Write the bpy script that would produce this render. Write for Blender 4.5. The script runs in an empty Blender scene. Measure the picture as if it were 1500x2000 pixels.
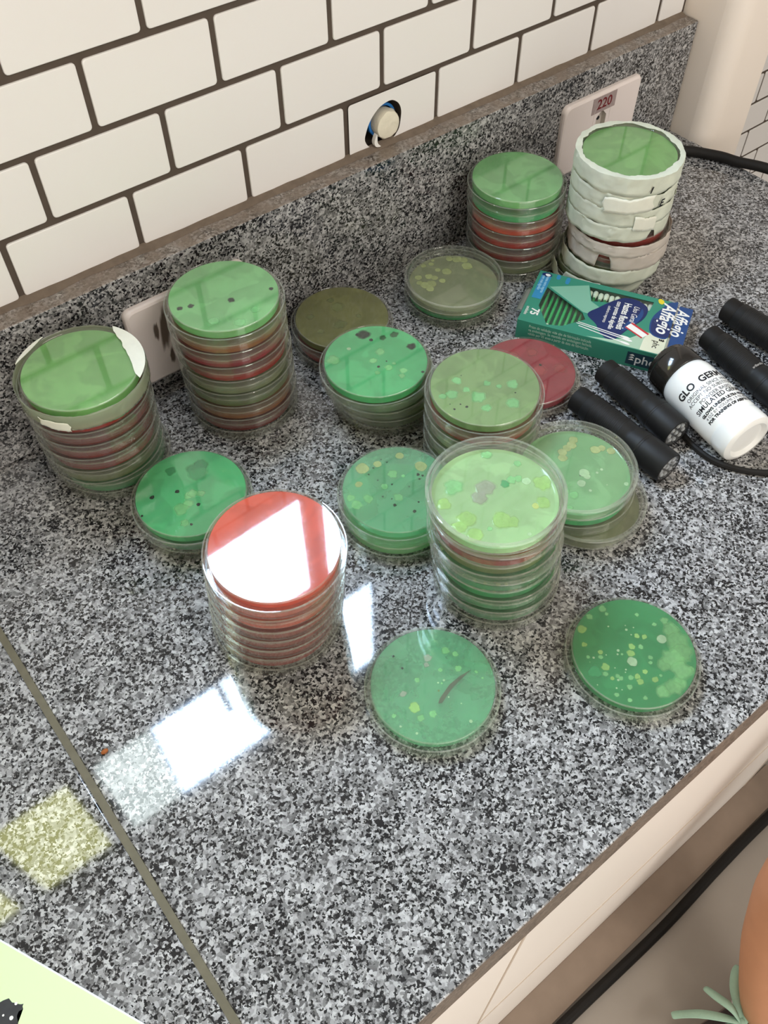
import bpy, bmesh, math, random
from mathutils import Vector, Matrix, noise
R = math.radians
S = bpy.context.scene
COL = S.collection

# ------------------------------------------------------------------ camera
cam_d = bpy.data.cameras.new('camera')
cam = bpy.data.objects.new('camera', cam_d); COL.objects.link(cam)
cam_d.sensor_fit = 'VERTICAL'; cam_d.sensor_height = 24.0
cam_d.lens = 24.0 * 1731.68 / 2000.0
cam_d.clip_start = 0.01; cam_d.clip_end = 50
X_ = Vector((0.78321757, -0.62173237, -0.00436916)); Y_ = Vector((0.49625588, 0.62088616, 0.60681997)); Z_ = Vector((-0.37456687, -0.47744029, 0.7948273))
M = Matrix((X_, Y_, Z_)).transposed().to_4x4(); M.translation = (-0.11781, -0.59014, 0.55984)
cam.matrix_world = M
S.camera = cam

# ------------------------------------------------------------------ light and exposure
S.view_settings.view_transform = 'Standard'; S.view_settings.look = 'None'
S.view_settings.gamma = 1.0; S.view_settings.use_curve_mapping = False
S.view_settings.exposure = 0.0
S.cycles.transparent_max_bounces = 40
S.cycles.max_bounces = 14
W = bpy.data.worlds.new('World'); S.world = W; W.use_nodes = True
W.node_tree.nodes['Background'].inputs[0].default_value = (1.0, 0.91, 0.82, 1)
W.node_tree.nodes['Background'].inputs[1].default_value = 0.44
WINDOW_GLOW = 50.0
def area(name, loc, target, sx, sy, power, color):
    d = bpy.data.lights.new(name, 'AREA'); d.shape = 'RECTANGLE'; d.size = sx; d.size_y = sy
    d.energy = power; d.color = color
    o = bpy.data.objects.new(name, d); COL.objects.link(o)
    o.location = loc
    o.rotation_euler = (Vector(target) - Vector(loc)).to_track_quat('-Z', 'Y').to_euler()
    return o
area('doorway_daylight', (-0.25, -2.8, 0.10), (0.3, 0.0, 0.0), 2.2, 2.1, 37, (1.0, 0.94, 0.88))
area('ceiling_fill', (0.5, -1.5, 1.66), (0.4, -1.2, 0.0), 1.2, 0.3, 16, (1.0, 0.93, 0.84))  # added fill light at ceiling height, no lamp known there

# ------------------------------------------------------------------ helpers
def link(name, me, mat=None, parent=None):
    o = bpy.data.objects.new(name, me); COL.objects.link(o)
    if mat is not None:
        for m in (mat if isinstance(mat, (list, tuple)) else [mat]): me.materials.append(m)
    if parent is not None: o.parent = parent
    return o
def obj(name, bm, mat=None, parent=None, smooth=True):
    me = bpy.data.meshes.new(name)
    bmesh.ops.recalc_face_normals(bm, faces=bm.faces)
    if smooth:
        bm.normal_update()
        for f in bm.faces: f.smooth = max(abs(c) for c in f.normal) < .99999
        for e in bm.edges:
            if len(e.link_faces) == 2 and e.calc_face_angle(0) > R(38): e.smooth = False
    bm.to_mesh(me); bm.free()
    return link(name, me, mat, parent)
def tag(o, label, cat, group=None):
    o['label'] = label; o['category'] = cat
    if group: o['group'] = group
    return o
def thing(name, label, cat, loc=(0, 0, 0), rotz=0, group=None):
    o = bpy.data.objects.new(name, None); COL.objects.link(o)
    o.empty_display_size = 0.02
    o.location = loc; o.rotation_euler = (0, 0, rotz)
    return tag(o, label, cat, group)
def struct(o):
    o['kind'] = 'structure'; return o
def box(bm, x0, x1, y0, y1, z0, z1, bev=0.0, mi=0):
    g = bmesh.ops.create_cube(bm, size=1)
    vs = g['verts']
    for v in vs:
        v.co = Vector((x0 + (v.co.x + .5) * (x1 - x0), y0 + (v.co.y + .5) * (y1 - y0), z0 + (v.co.z + .5) * (z1 - z0)))
    fs = set(f for v in vs for f in v.link_faces)
    for f in fs: f.material_index = mi
    if bev > 0:
        es = list(set(e for v in vs for e in v.link_edges))
        bmesh.ops.bevel(bm, geom=es, offset=bev, segments=3, profile=.5, affect='EDGES')
def lathe(bm, prof, n=64, closed=True, mi=0, mtx=None):
    rings = []
    for (r, z) in prof:
        if r < 1e-6: rings.append([bm.verts.new((0, 0, z))])
        else: rings.append([bm.verts.new((r * math.cos(2 * math.pi * k / n), r * math.sin(2 * math.pi * k / n), z)) for k in range(n)])
    m = len(prof); rng = range(m) if closed else range(m - 1)
    for i in rng:
        a, b = rings[i], rings[(i + 1) % m]
        for k in range(n):
            k2 = (k + 1) % n
            if len(a) == 1 and len(b) == 1: continue
            if len(a) == 1: f = bm.faces.new((a[0], b[k2], b[k]))
            elif len(b) == 1: f = bm.faces.new((a[k], a[k2], b[0]))
            else: f = bm.faces.new((a[k], a[k2], b[k2], b[k]))
            f.material_index = mi
    if mtx is not None:
        for ring in rings:
            for v in ring: v.co = mtx @ v.co
def axis_mtx(p, q):
    p = Vector(p); d = (Vector(q) - p).normalized()
    m = d.to_track_quat('Z', 'Y').to_matrix().to_4x4(); m.translation = p
    return m
def tube(bm, pts, r, n=10, cap=True):
    pts = [Vector(p) for p in pts]; rings = []
    up = Vector((0, 0, 1))
    for i, p in enumerate(pts):
        d = (pts[min(i + 1, len(pts) - 1)] - pts[max(i - 1, 0)]).normalized()
        s = d.cross(up)
        if s.length < 1e-3: s = d.cross(Vector((1, 0, 0)))
        s.normalize(); t = s.cross(d)
        rr = r[i] if isinstance(r, (list, tuple)) else r
        rings.append([bm.verts.new(p + rr * (math.cos(2 * math.pi * k / n) * s + math.sin(2 * math.pi * k / n) * t)) for k in range(n)])
    for a, b in zip(rings, rings[1:]):
        for k in range(n): bm.faces.new((a[k], a[(k + 1) % n], b[(k + 1) % n], b[k]))
    if cap: bm.faces.new(rings[0][::-1]); bm.faces.new(rings[-1])
def spline(pts, n=8):
    pts = [Vector(p) for p in pts]; out = []
    for i in range(len(pts) - 1):
        p0, p1, p2, p3 = pts[max(i - 1, 0)], pts[i], pts[i + 1], pts[min(i + 2, len(pts) - 1)]
        for k in range(n):
            t = k / n
            out.append(0.5 * ((2 * p1) + (p2 - p0) * t + (2 * p0 - 5 * p1 + 4 * p2 - p3) * t * t + (3 * p1 - p0 - 3 * p2 + p3) * t ** 3))
    out.append(pts[-1]); return out
def plate(bm, pts, z0, z1, mi=0):
    """a solid slab with the outline pts (x, y) between z0 and z1"""
    a = [bm.verts.new((x, y, z0)) for x, y in pts]; b = [bm.verts.new((x, y, z1)) for x, y in pts]
    n = len(pts); fs = [bm.faces.new(a[::-1]), bm.faces.new(b)]
    for k in range(n): fs.append(bm.faces.new((a[k], a[(k + 1) % n], b[(k + 1) % n], b[k])))
    for f in fs: f.material_index = mi
    bmesh.ops.triangulate(bm, faces=fs[:2])
def rrect(x0, x1, y0, y1, r, n=4):
    out = []
    for cx, cy, a0 in ((x1 - r, y1 - r, 0), (x0 + r, y1 - r, 90), (x0 + r, y0 + r, 180), (x1 - r, y0 + r, 270)):
        for k in range(n + 1):
            a = R(a0 + 90 * k / n); out.append((cx + r * math.cos(a), cy + r * math.sin(a)))
    return out
def smooth_loop(pts, n=6):
    P = [Vector((p[0], p[1], 0)) for p in pts]; m = len(P); out = []
    for i in range(m):
        p0, p1, p2, p3 = P[i - 1], P[i], P[(i + 1) % m], P[(i + 2) % m]
        for k in range(n):
            t = k / n
            q = 0.5 * ((2 * p1) + (p2 - p0) * t + (2 * p0 - 5 * p1 + 4 * p2 - p3) * t * t + (3 * p1 - p0 - 3 * p2 + p3) * t ** 3)
            out.append((q.x, q.y))
    return out
def text_bm(lines, depth=0.0001):
    """lines: (string, x, y, size, align, shear, xscale, bold). One bmesh lying in the XY plane."""
    bm = bmesh.new()
    for (s, x, y, size, al, shear, xs, bold) in lines:
        cu = bpy.data.curves.new('lettering', 'FONT'); cu.body = s; cu.size = size; cu.align_x = al
        cu.shear = shear; cu.extrude = depth / 2; cu.resolution_u = 3; cu.offset = bold
        o = bpy.data.objects.new('lettering', cu); COL.objects.link(o)
        bpy.context.view_layer.update()
        me = bpy.data.meshes.new_from_object(o.evaluated_get(bpy.context.evaluated_depsgraph_get()))
        for v in me.vertices: v.co = Vector((v.co.x * xs + x, v.co.y + y, v.co.z + depth / 2))
        bm.from_mesh(me)
        bpy.data.objects.remove(o); bpy.data.curves.remove(cu); bpy.data.meshes.remove(me)
    return bm

# ------------------------------------------------------------------ materials
def newmat(name):
    m = bpy.data.materials.new(name); m.use_nodes = True
    nt = m.node_tree; nt.nodes.clear()
    out = nt.nodes.new('ShaderNodeOutputMaterial')
    return m, nt, out
def N(nt, typ, **kw):
    n = nt.nodes.new('ShaderNode' + typ)
    for k, v in kw.items():
        if k in n.inputs: n.inputs[k].default_value = v
        else: setattr(n, k, v)
    return n
def c4(c): return (c[0], c[1], c[2], 1)
def simple(name, col, rough=.5, spec=.5, vary=.06, scale=30, metal=0.0, bump=0.0):
    m, nt, out = newmat(name)
    b = N(nt, 'BsdfPrincipled'); b.inputs['Roughness'].default_value = rough
    b.inputs['Specular IOR Level'].default_value = spec; b.inputs['Metallic'].default_value = metal
    tc = N(nt, 'TexCoord'); no = N(nt, 'TexNoise', Scale=scale, Detail=4.0)
    nt.links.new(tc.outputs['Object'], no.inputs['Vector'])
    mx = N(nt, 'MixRGB'); mx.inputs[1].default_value = c4([v * (1 - vary) for v in col]); mx.inputs[2].default_value = c4([min(1, v * (1 + vary)) for v in col])
    nt.links.new(no.outputs['Fac'], mx.inputs[0]); nt.links.new(mx.outputs[0], b.inputs['Base Color'])
    if bump:
        bp = N(nt, 'Bump', Strength=bump, Distance=.001); nt.links.new(no.outputs['Fac'], bp.inputs['Height']); nt.links.new(bp.outputs[0], b.inputs['Normal'])
    nt.links.new(b.outputs[0], out.inputs[0])
    return m
def granite(name, tint=(1, 1, 1), rough=.05, dust=0.0):
    """pale grey ground, mid grey grains and clustered black crystals"""
    m, nt, out = newmat(name)
    tc = N(nt, 'TexCoord')
    def wobble(scale, amount):
        w = N(nt, 'TexNoise', Scale=scale, Detail=2.0); nt.links.new(tc.outputs['Object'], w.inputs['Vector'])
        sb = N(nt, 'VectorMath', operation='SUBTRACT'); sb.inputs[1].default_value = (.5, .5, .5); nt.links.new(w.outputs['Color'], sb.inputs[0])
        sc = N(nt, 'VectorMath', operation='SCALE'); sc.inputs['Scale'].default_value = amount; nt.links.new(sb.outputs[0], sc.inputs[0])
        ad = N(nt, 'VectorMath', operation='ADD'); nt.links.new(tc.outputs['Object'], ad.inputs[0]); nt.links.new(sc.outputs[0], ad.inputs[1]); return ad.outputs[0]
    def cells(scale, vec):
        v = N(nt, 'TexVoronoi', Scale=scale); nt.links.new(vec, v.inputs['Vector'])
        sp = N(nt, 'SeparateColor'); nt.links.new(v.outputs['Color'], sp.inputs[0]); return sp.outputs[0]
    def biased(val, noise_scale, amount):
        n_ = N(nt, 'TexNoise', Scale=noise_scale, Detail=3.0); nt.links.new(tc.outputs['Object'], n_.inputs['Vector'])
        ma = N(nt, 'Math', operation='MULTIPLY_ADD'); ma.inputs[1].default_value = amount; ma.inputs[2].default_value = -amount / 2; nt.links.new(n_.outputs['Fac'], ma.inputs[0])
        ad = N(nt, 'Math', operation='ADD'); nt.links.new(val, ad.inputs[0]); nt.links.new(ma.outputs[0], ad.inputs[1]); return ad.outputs[0]
    def ramp(val, stops):
        rp = N(nt, 'ValToRGB'); cr = rp.color_ramp
        while len(cr.elements) < len(stops): cr.elements.new(.5)
        for e, (p, v) in zip(cr.elements, stops): e.position = p; e.color = (v, v, v, 1)
        nt.links.new(val, rp.inputs[0]); return rp.outputs[0]
    ground = ramp(biased(cells(430.0, wobble(240.0, .005)), 38.0, .5), [(0.0, .11), (.22, .16), (.42, .24), (.62, .33), (.85, .42), (1.0, .50)])
    dark = ramp(biased(cells(640.0, wobble(420.0, .0036)), 46.0, 1.05), [(0.0, 1.0), (.24, 1.0), (.30, .62), (.38, .12), (.46, 0.0), (1.0, 0.0)])
    mx = N(nt, 'MixRGB'); mx.inputs[2].default_value = (.014, .0145, .016, 1)
    nt.links.new(dark, mx.inputs[0]); nt.links.new(ground, mx.inputs[1])
    tn = N(nt, 'MixRGB', blend_type='MULTIPLY'); tn.inputs[0].default_value = 1.0; tn.inputs[2].default_value = c4(tint); nt.links.new(mx.outputs[0], tn.inputs[1])
    col = tn.outputs[0]
    b = N(nt, 'BsdfPrincipled'); b.inputs['Roughness'].default_value = rough; b.inputs['Specular IOR Level'].default_value = .5
    if dust:
        dn = N(nt, 'TexNoise', Scale=55.0, Detail=5.0); nt.links.new(tc.outputs['Object'], dn.inputs['Vector'])
        dr = N(nt, 'ValToRGB'); dr.color_ramp.elements[0].position = .35 - dust * .2; dr.color_ramp.elements[1].position = .62
        dr.color_ramp.elements[0].color = (0, 0, 0, 1); dr.color_ramp.elements[1].color = (dust, dust, dust, 1)
        nt.links.new(dn.outputs['Fac'], dr.inputs[0])
        dm = N(nt, 'MixRGB'); dm.inputs[2].default_value = (.20, .155, .12, 1)
        nt.links.new(dr.outputs[0], dm.inputs[0]); nt.links.new(col, dm.inputs[1]); col = dm.outputs[0]
    nt.links.new(col, b.inputs['Base Color'])
    nt.links.new(b.outputs[0], out.inputs[0])
    return m
def schlick(nt, f0=.04):
    lw = N(nt, 'LayerWeight', Blend=.5)
    pw = N(nt, 'Math', operation='POWER'); pw.inputs[1].default_value = 5.0
    nt.links.new(lw.outputs['Facing'], pw.inputs[0])
    ml = N(nt, 'Math', operation='MULTIPLY_ADD'); ml.inputs[1].default_value = 1 - f0; ml.inputs[2].default_value = f0
    nt.links.new(pw.outputs[0], ml.inputs[0]); return ml.outputs[0]
def plastic(name, haze=.05, tint=(.97, .98, .96), f0=.04, hazecol=(.8, .8, .75)):
    m, nt, out = newmat(name)
    tr = N(nt, 'BsdfTransparent', Color=c4(tint))
    df = N(nt, 'BsdfDiffuse', Color=c4(hazecol)); tl = N(nt, 'BsdfTranslucent', Color=c4(hazecol))
    h = N(nt, 'MixShader', Fac=.5); nt.links.new(df.outputs[0], h.inputs[1]); nt.links.new(tl.outputs[0], h.inputs[2])
    a = N(nt, 'MixShader', Fac=haze); nt.links.new(tr.outputs[0], a.inputs[1]); nt.links.new(h.outputs[0], a.inputs[2])
    gl = N(nt, 'BsdfGlossy', Roughness=.03)
    g = N(nt, 'MixShader'); nt.links.new(schlick(nt, f0), g.inputs[0]); nt.links.new(a.outputs[0], g.inputs[1]); nt.links.new(gl.outputs[0], g.inputs[2])
    nt.links.new(g.outputs[0], out.inputs[0]); return m
def agar(name, col, clear=.25, tint=None, vary=.20, gloss=.03):
    m, nt, out = newmat(name)
    tc = N(nt, 'TexCoord'); no = N(nt, 'TexNoise', Scale=70.0, Detail=3.0); nt.links.new(tc.outputs['Object'], no.inputs['Vector'])
    mx = N(nt, 'MixRGB'); mx.inputs[1].default_value = c4([v * (1 - vary) for v in col]); mx.inputs[2].default_value = c4([min(1, v * (1 + vary)) for v in col])
    # cloudy growth: uneven patches with lobed outlines
    n2 = N(nt, 'TexNoise', Scale=34.0, Detail=5.0, Distortion=.8); nt.links.new(tc.outputs['Object'], n2.inputs['Vector'])
    oi = N(nt, 'ObjectInfo'); sh = N(nt, 'VectorMath', operation='SCALE'); sh.inputs['Scale'].default_value = 9.0
    nt.links.new(oi.outputs['Location'], sh.inputs[0]); av = N(nt, 'VectorMath', operation='ADD'); nt.links.new(tc.outputs['Object'], av.inputs[0]); nt.links.new(sh.outputs[0], av.inputs[1])
    nt.links.new(av.outputs[0], no.inputs['Vector']); nt.links.new(av.outputs[0], n2.inputs['Vector'])
    cr = N(nt, 'ValToRGB'); cr.color_ramp.elements[0].position = .50; cr.color_ramp.elements[1].position = .56
    nt.links.new(n2.outputs['Fac'], cr.inputs[0])
    mix = N(nt, 'Math', operation='MULTIPLY_ADD'); mix.inputs[1].default_value = .45; mix.use_clamp = True
    nt.links.new(cr.outputs[0], mix.inputs[0]); nt.links.new(no.outputs['Fac'], mix.inputs[2])
    nt.links.new(mix.outputs[0], mx.inputs[0])
    df = N(nt, 'BsdfDiffuse'); tl = N(nt, 'BsdfTranslucent')
    nt.links.new(mx.outputs[0], df.inputs[0]); nt.links.new(mx.outputs[0], tl.inputs[0])
    h = N(nt, 'MixShader', Fac=.38); nt.links.new(df.outputs[0], h.inputs[1]); nt.links.new(tl.outputs[0], h.inputs[2])
    t = tint or [min(1, v * 1.6 + .25) for v in col]
    tr = N(nt, 'BsdfTransparent', Color=c4(t))
    a = N(nt, 'MixShader', Fac=clear); nt.links.new(h.outputs[0], a.inputs[1]); nt.links.new(tr.outputs[0], a.inputs[2])
    gl = N(nt, 'BsdfGlossy', Roughness=.08)
    g = N(nt, 'MixShader'); nt.links.new(schlick(nt, gloss), g.inputs[0]); nt.links.new(a.outputs[0], g.inputs[1]); nt.links.new(gl.outputs[0], g.inputs[2])
    nt.links.new(g.outputs[0], out.inputs[0]); return m
def mould(name, col, clear=.1, sharp=1.5):
    """like agar, but thinning out towards the rim of each colony (mesh attribute 'core')"""
    m = agar(name, col, clear, gloss=.02); nt = m.node_tree
    mixes = [n for n in nt.nodes if n.type == 'MIX_SHADER']
    at = N(nt, 'Attribute', attribute_name='core')
    tc = [n for n in nt.nodes if n.type == 'TEX_COORD'][0]
    no = N(nt, 'TexNoise', Scale=420.0, Detail=3.0); nt.links.new(tc.outputs['Object'], no.inputs['Vector'])
    a = N(nt, 'Math', operation='MULTIPLY'); a.inputs[1].default_value = sharp; a.use_clamp = True; nt.links.new(at.outputs['Fac'], a.inputs[0])
    k = N(nt, 'Math', operation='MULTIPLY_ADD'); k.inputs[1].default_value = .5; k.inputs[2].default_value = .72; nt.links.new(no.outputs['Fac'], k.inputs[0])
    p = N(nt, 'Math', operation='MULTIPLY'); p.use_clamp = True; nt.links.new(a.outputs[0], p.inputs[0]); nt.links.new(k.outputs[0], p.inputs[1])
    tr = N(nt, 'BsdfTransparent'); fin = N(nt, 'MixShader')
    out = [n for n in nt.nodes if n.type == 'OUTPUT_MATERIAL'][0]; src = out.inputs[0].links[0].from_socket
    nt.links.new(p.outputs[0], fin.inputs[0]); nt.links.new(tr.outputs[0], fin.inputs[1]); nt.links.new(src, fin.inputs[2]); nt.links.new(fin.outputs[0], out.inputs[0])
    return m
def glow(name, col, strength):
    m, nt, out = newmat(name)
    e = N(nt, 'Emission', Color=c4(col), Strength=strength); nt.links.new(e.outputs[0], out.inputs[0]); return m
def papery(name, col, trans=.35, vary=.08, scale=120):
    m, nt, out = newmat(name)
    tc = N(nt, 'TexCoord'); no = N(nt, 'TexNoise', Scale=scale, Detail=4.0); nt.links.new(tc.outputs['Object'], no.inputs['Vector'])
    mx = N(nt, 'MixRGB'); mx.inputs[1].default_value = c4([v * (1 - vary) for v in col]); mx.inputs[2].default_value = c4([min(1, v * (1 + vary)) for v in col])
    nt.links.new(no.outputs['Fac'], mx.inputs[0])
    df = N(nt, 'BsdfDiffuse'); tl = N(nt, 'BsdfTranslucent'); nt.links.new(mx.outputs[0], df.inputs[0]); nt.links.new(mx.outputs[0], tl.inputs[0])
    bp = N(nt, 'Bump', Strength=.4, Distance=.001); nt.links.new(no.outputs['Fac'], bp.inputs['Height'])
    nt.links.new(bp.outputs[0], df.inputs['Normal'])
    h = N(nt, 'MixShader', Fac=trans); nt.links.new(df.outputs[0], h.inputs[1]); nt.links.new(tl.outputs[0], h.inputs[2])
    nt.links.new(h.outputs[0], out.inputs[0]); return m

GR = granite('granite'); GRD = granite('granite_dusty', (.95, .92, .88), .35, .85); GRE = granite('granite_cut_edge', (.55, .47, .40), .5, .6)
TILE = simple('white_glazed_tile', (.78, .765, .745), .22, .45, .015, 4)
GROUT = simple('brown_grout', (.085, .066, .052), .9, .2, .2, 90)
MORTAR = simple('brown_mortar', (.17, .135, .105), .95, .2, .3, 130, bump=.4)
CREAM = simple('cream_paint', (.90, .82, .73), .6, .3, .03, 6)
CEIL = simple('ceiling_paint', (.72, .68, .62), .9, .2, .02, 5)
FLOORM = simple('grey_floor_tile', (.36, .325, .285), .35, .4, .10, 9)
FRONT = simple('cream_front_tile', (.94, .90, .84), .3, .4, .02, 6)
KERB = simple('brown_stone_kerb', (.30, .235, .185), .6, .3, .2, 25)
WHITEP = simple('white_outlet_plastic', (.80, .72, .69), .35, .45, .02, 15)
STICK = simple('grey_sticker', (.36, .29, .28), .6, .3, .15, 400)
MAROON = simple('maroon_ink', (.16, .012, .018), .6, .3, .1, 100)
BLK = simple('black_rubber', (.010, .009, .008), .6, .25, .2, 60)
BLKM = simple('black_anodised_metal', (.010, .010, .010), .5, .28, .2, 80)
BLKP = simple('black_glossy_plastic', (.012, .011, .010), .12, .6, .1, 40)
LENS = plastic('torch_lens', .03, (.9, .92, .95), .08)
SILVER = simple('silver_reflector', (.55, .53, .50), .2, .5, .3, 300, metal=.9)
LEDM = simple('led_bead', (.75, .74, .68), .15, .6, .05, 300)
WBOT = simple('white_bottle_plastic', (.84, .85, .82), .18, .5, .01, 20)
INK = simple('black_ink', (.012, .012, .014), .5, .3, .1, 100)
BXG = simple('green_carton', (.034, .225, .150), .45, .4, .06, 12)
BXG2 = simple('pale_green_print', (.19, .42, .30), .45, .4, .06, 20)
BXP = simple('cream_print', (.66, .68, .52), .5, .4, .03, 20)
NAVY = simple('navy_print', (.010, .022, .105), .4, .4, .15, 25)
BLUEP = simple('blue_print', (.012, .055, .19), .4, .4, .2, 25)
CYAN = simple('cyan_print', (.03, .22, .42), .45, .4, .05, 25)
YELP = simple('yellow_print', (.72, .60, .03), .45, .4, .05, 25)
WPR = simple('white_print', (.80, .80, .76), .5, .4, .02, 25)
REDP = simple('red_print', (.50, .02, .03), .5, .4, .05, 25)
COTTON = simple('cotton', (.90, .89, .78), .95, .1, .08, 900, bump=.5)
GSTICK = simple('green_swab_stick', (.03, .40, .12), .4, .4, .2, 60)
FILM = plastic('clear_film', .015, (.95, .99, .96), .05)
TAPE = papery('white_masking_tape', (.74, .78, .66), .25, .20, 70)
TAPEP = papery('pinkish_masking_tape', (.72, .66, .59), .30, .15, 70)
TAPEW = papery('bright_masking_tape', (.86, .87, .76), .20)
PAPER = simple('green_paper', (.63, .92, .44), .6, .3, .015, 8)
PAPERE = simple('white_paper_edge', (.75, .85, .92), .6, .3, .01, 8)
ALU = simple('aluminium_frame', (.42, .41, .40), .4, .5, .05, 20, metal=.6)
BLUEC = simple('blue_conduit', (.015, .14, .42), .4, .4, .1, 60)
PLUGM = simple('cream_plug', (.72, .68, .55), .7, .3, .12, 160, bump=.5)
SEAM = simple('olive_sealant', (.13, .115, .075), .6, .3, .25, 120)
SKIN = simple('skin', (.50, .245, .135), .5, .35, .08, 25)
SOCK = simple('white_sock', (.72, .68, .70), .95, .1, .05, 200, bump=.3)
SHOE = simple('dark_shoe_fabric', (.045, .032, .032), .8, .3, .3, 120, bump=.3)
SOLE = simple('shoe_sole', (.16, .12, .11), .7, .3, .1, 60)
LACE = simple('pale_green_lace', (.34, .52, .41), .85, .2, .08, 300)
SHORTS = simple('dark_blue_cloth', (.03, .04, .08), .9, .2, .15, 90)
CRUMB = simple('orange_crumb', (.30, .09, .02), .7, .3, .2, 500)
CLEAR = plastic('clear_polystyrene', .02, (.98, .985, .97), .04, (.90, .92, .84))
CLEARL = plastic('clear_polystyrene_lid', .03, (.98, .985, .97), .04, (.90, .92, .84))
FROST = plastic('scratched_polystyrene', .16, (.95, .96, .93), .04, (.72, .74, .62))
AG = {
 'green':  agar('green_agar', (.12, .56, .23), .12, (.35, .75, .42)),
 'grass':  agar('grass_green_agar', (.25, .55, .18), .10, (.40, .72, .36)),
 'sea':    agar('sea_green_agar', (.30, .72, .46), .66, (.68, .95, .76)),
 'moss':   agar('moss_green_agar', (.29, .44, .19), .14, (.50, .68, .38)),
 'leaf':   agar('leaf_green_agar', (.25, .58, .24), .10, (.45, .76, .42)),
 'deep':   agar('deep_green_agar', (.085, .43, .18), .40, (.45, .84, .54)),
 'pale':   agar('pale_green_agar', (.30, .60, .30), .28, (.60, .88, .58)),
 'lime':   agar('lime_green_agar', (.46, .70, .36), .20, (.62, .85, .52)),
 'olive':  agar('olive_agar', (.27, .34, .15), .40, (.66, .72, .48)),
 'mud':    agar('brown_olive_agar', (.27, .27, .10), .20, (.45, .42, .22)),
 'grey':   agar('grey_green_agar', (.42, .46, .28), .40, (.66, .70, .56)),
 'orange': agar('amber_agar', (.48, .20, .08), .32, (.78, .50, .30)),
 'red':    agar('red_agar', (.42, .028, .022), .12, (.72, .16, .11)),
 'scarlet': agar('scarlet_agar', (.74, .12, .065), .22, (.90, .30, .18)),
 'rose':   agar('rose_red_agar', (.42, .042, .065), .16, (.70, .17, .20)),
 'dark':   agar('dark_red_agar', (.25, .018, .016), .12, (.55, .14, .10)),
}
CO = {
 'lg': mould('pale_green_mould', (.34, .72, .34), .30, 1.1), 'yg': mould('yellow_green_mould', (.46, .72, .26), .30, 1.5),
 'yl': mould('straw_mould', (.52, .58, .27), .15, 2.6), 'wh': mould('whitish_mould', (.52, .70, .45), .15, 2.6),
 'ye': mould('yellow_mould', (.70, .75, .26), .2, 2.2), 'ol': mould('olive_mould', (.30, .33, .14), .4, 1.0),
 'sp': mould('black_speck', (.015, .028, .020), .05, 3.5),
 'dk': mould('black_mould', (.015, .030, .022), .10, 1.0), 'dg': mould('dark_green_mould', (.040, .15, .06), .25, 1.0),
 'dg2': mould('mid_green_mould', (.085, .40, .18), .3, 1.2), 'pk': mould('greyish_mould', (.46, .46, .40), .3, 1.2),
 'bl': mould('pale_mould_lawn', (.30, .60, .28), .25, .9), 'rl': mould('rosy_mould', (.52, .10, .11), .4, 1.0),
}
DIRTM = mould('brown_dirt', (.13, .095, .065), .30, .8)

# ------------------------------------------------------------------ the room shell
T = 0.102396; H = 0.051955; ZL = 0.174382
OFF = lambda k: 0.0 if k == 0 else (0.3875 if k % 2 == 1 else 0.888)
WIN = (-.475, .345, .575, .850)
HOLE = smooth_loop([(.3330, .1263), (.3268, .1345), (.3285, .1425), (.3320, .1495), (.3370, .1552), (.3430, .1595), (.3500, .1618), (.3575, .1618),
                    (.3640, .1575), (.3672, .1520), (.3680, .1455), (.3660, .1345), (.3630, .1300), (.3575, .1262), (.345, .1258)], 4)
def tile_piece(bm, x0, x1, z0, z1, y0=0.0):
    if x1 - x0 < .004 or z1 - z0 < .004: return
    loops = []
    for ins, y in ((0, .0024), (0, .0008), (.0003, .0002), (.0009, 0.0)):
        r = min(.0028, (x1 - x0) / 3, (z1 - z0) / 3)
        loops.append([bm.verts.new((x, y0 + y, z)) for x, z in rrect(x0 + ins, x1 - ins, z0 + ins, z1 - ins, r, 3)])
    for a, b in zip(loops, loops[1:]):
        n = len(a)
        for k in range(n): bm.faces.new((a[k], a[(k + 1) % n], b[(k + 1) % n], b[k]))
    bm.faces.new(loops[-1])
def fill_with_holes(bm, loops, y, mi=0):
    es = []
    for lp in loops:
        vs = [bm.verts.new((x, y, z)) for x, z in lp]
        es += [bm.edges.new((vs[k], vs[(k + 1) % len(vs)])) for k in range(len(vs))]
    g = bmesh.ops.triangle_fill(bm, edges=es, use_beauty=True, use_dissolve=False)
    for f in g['geom']:
        if isinstance(f, bmesh.types.BMFace): f.material_index = mi
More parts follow.
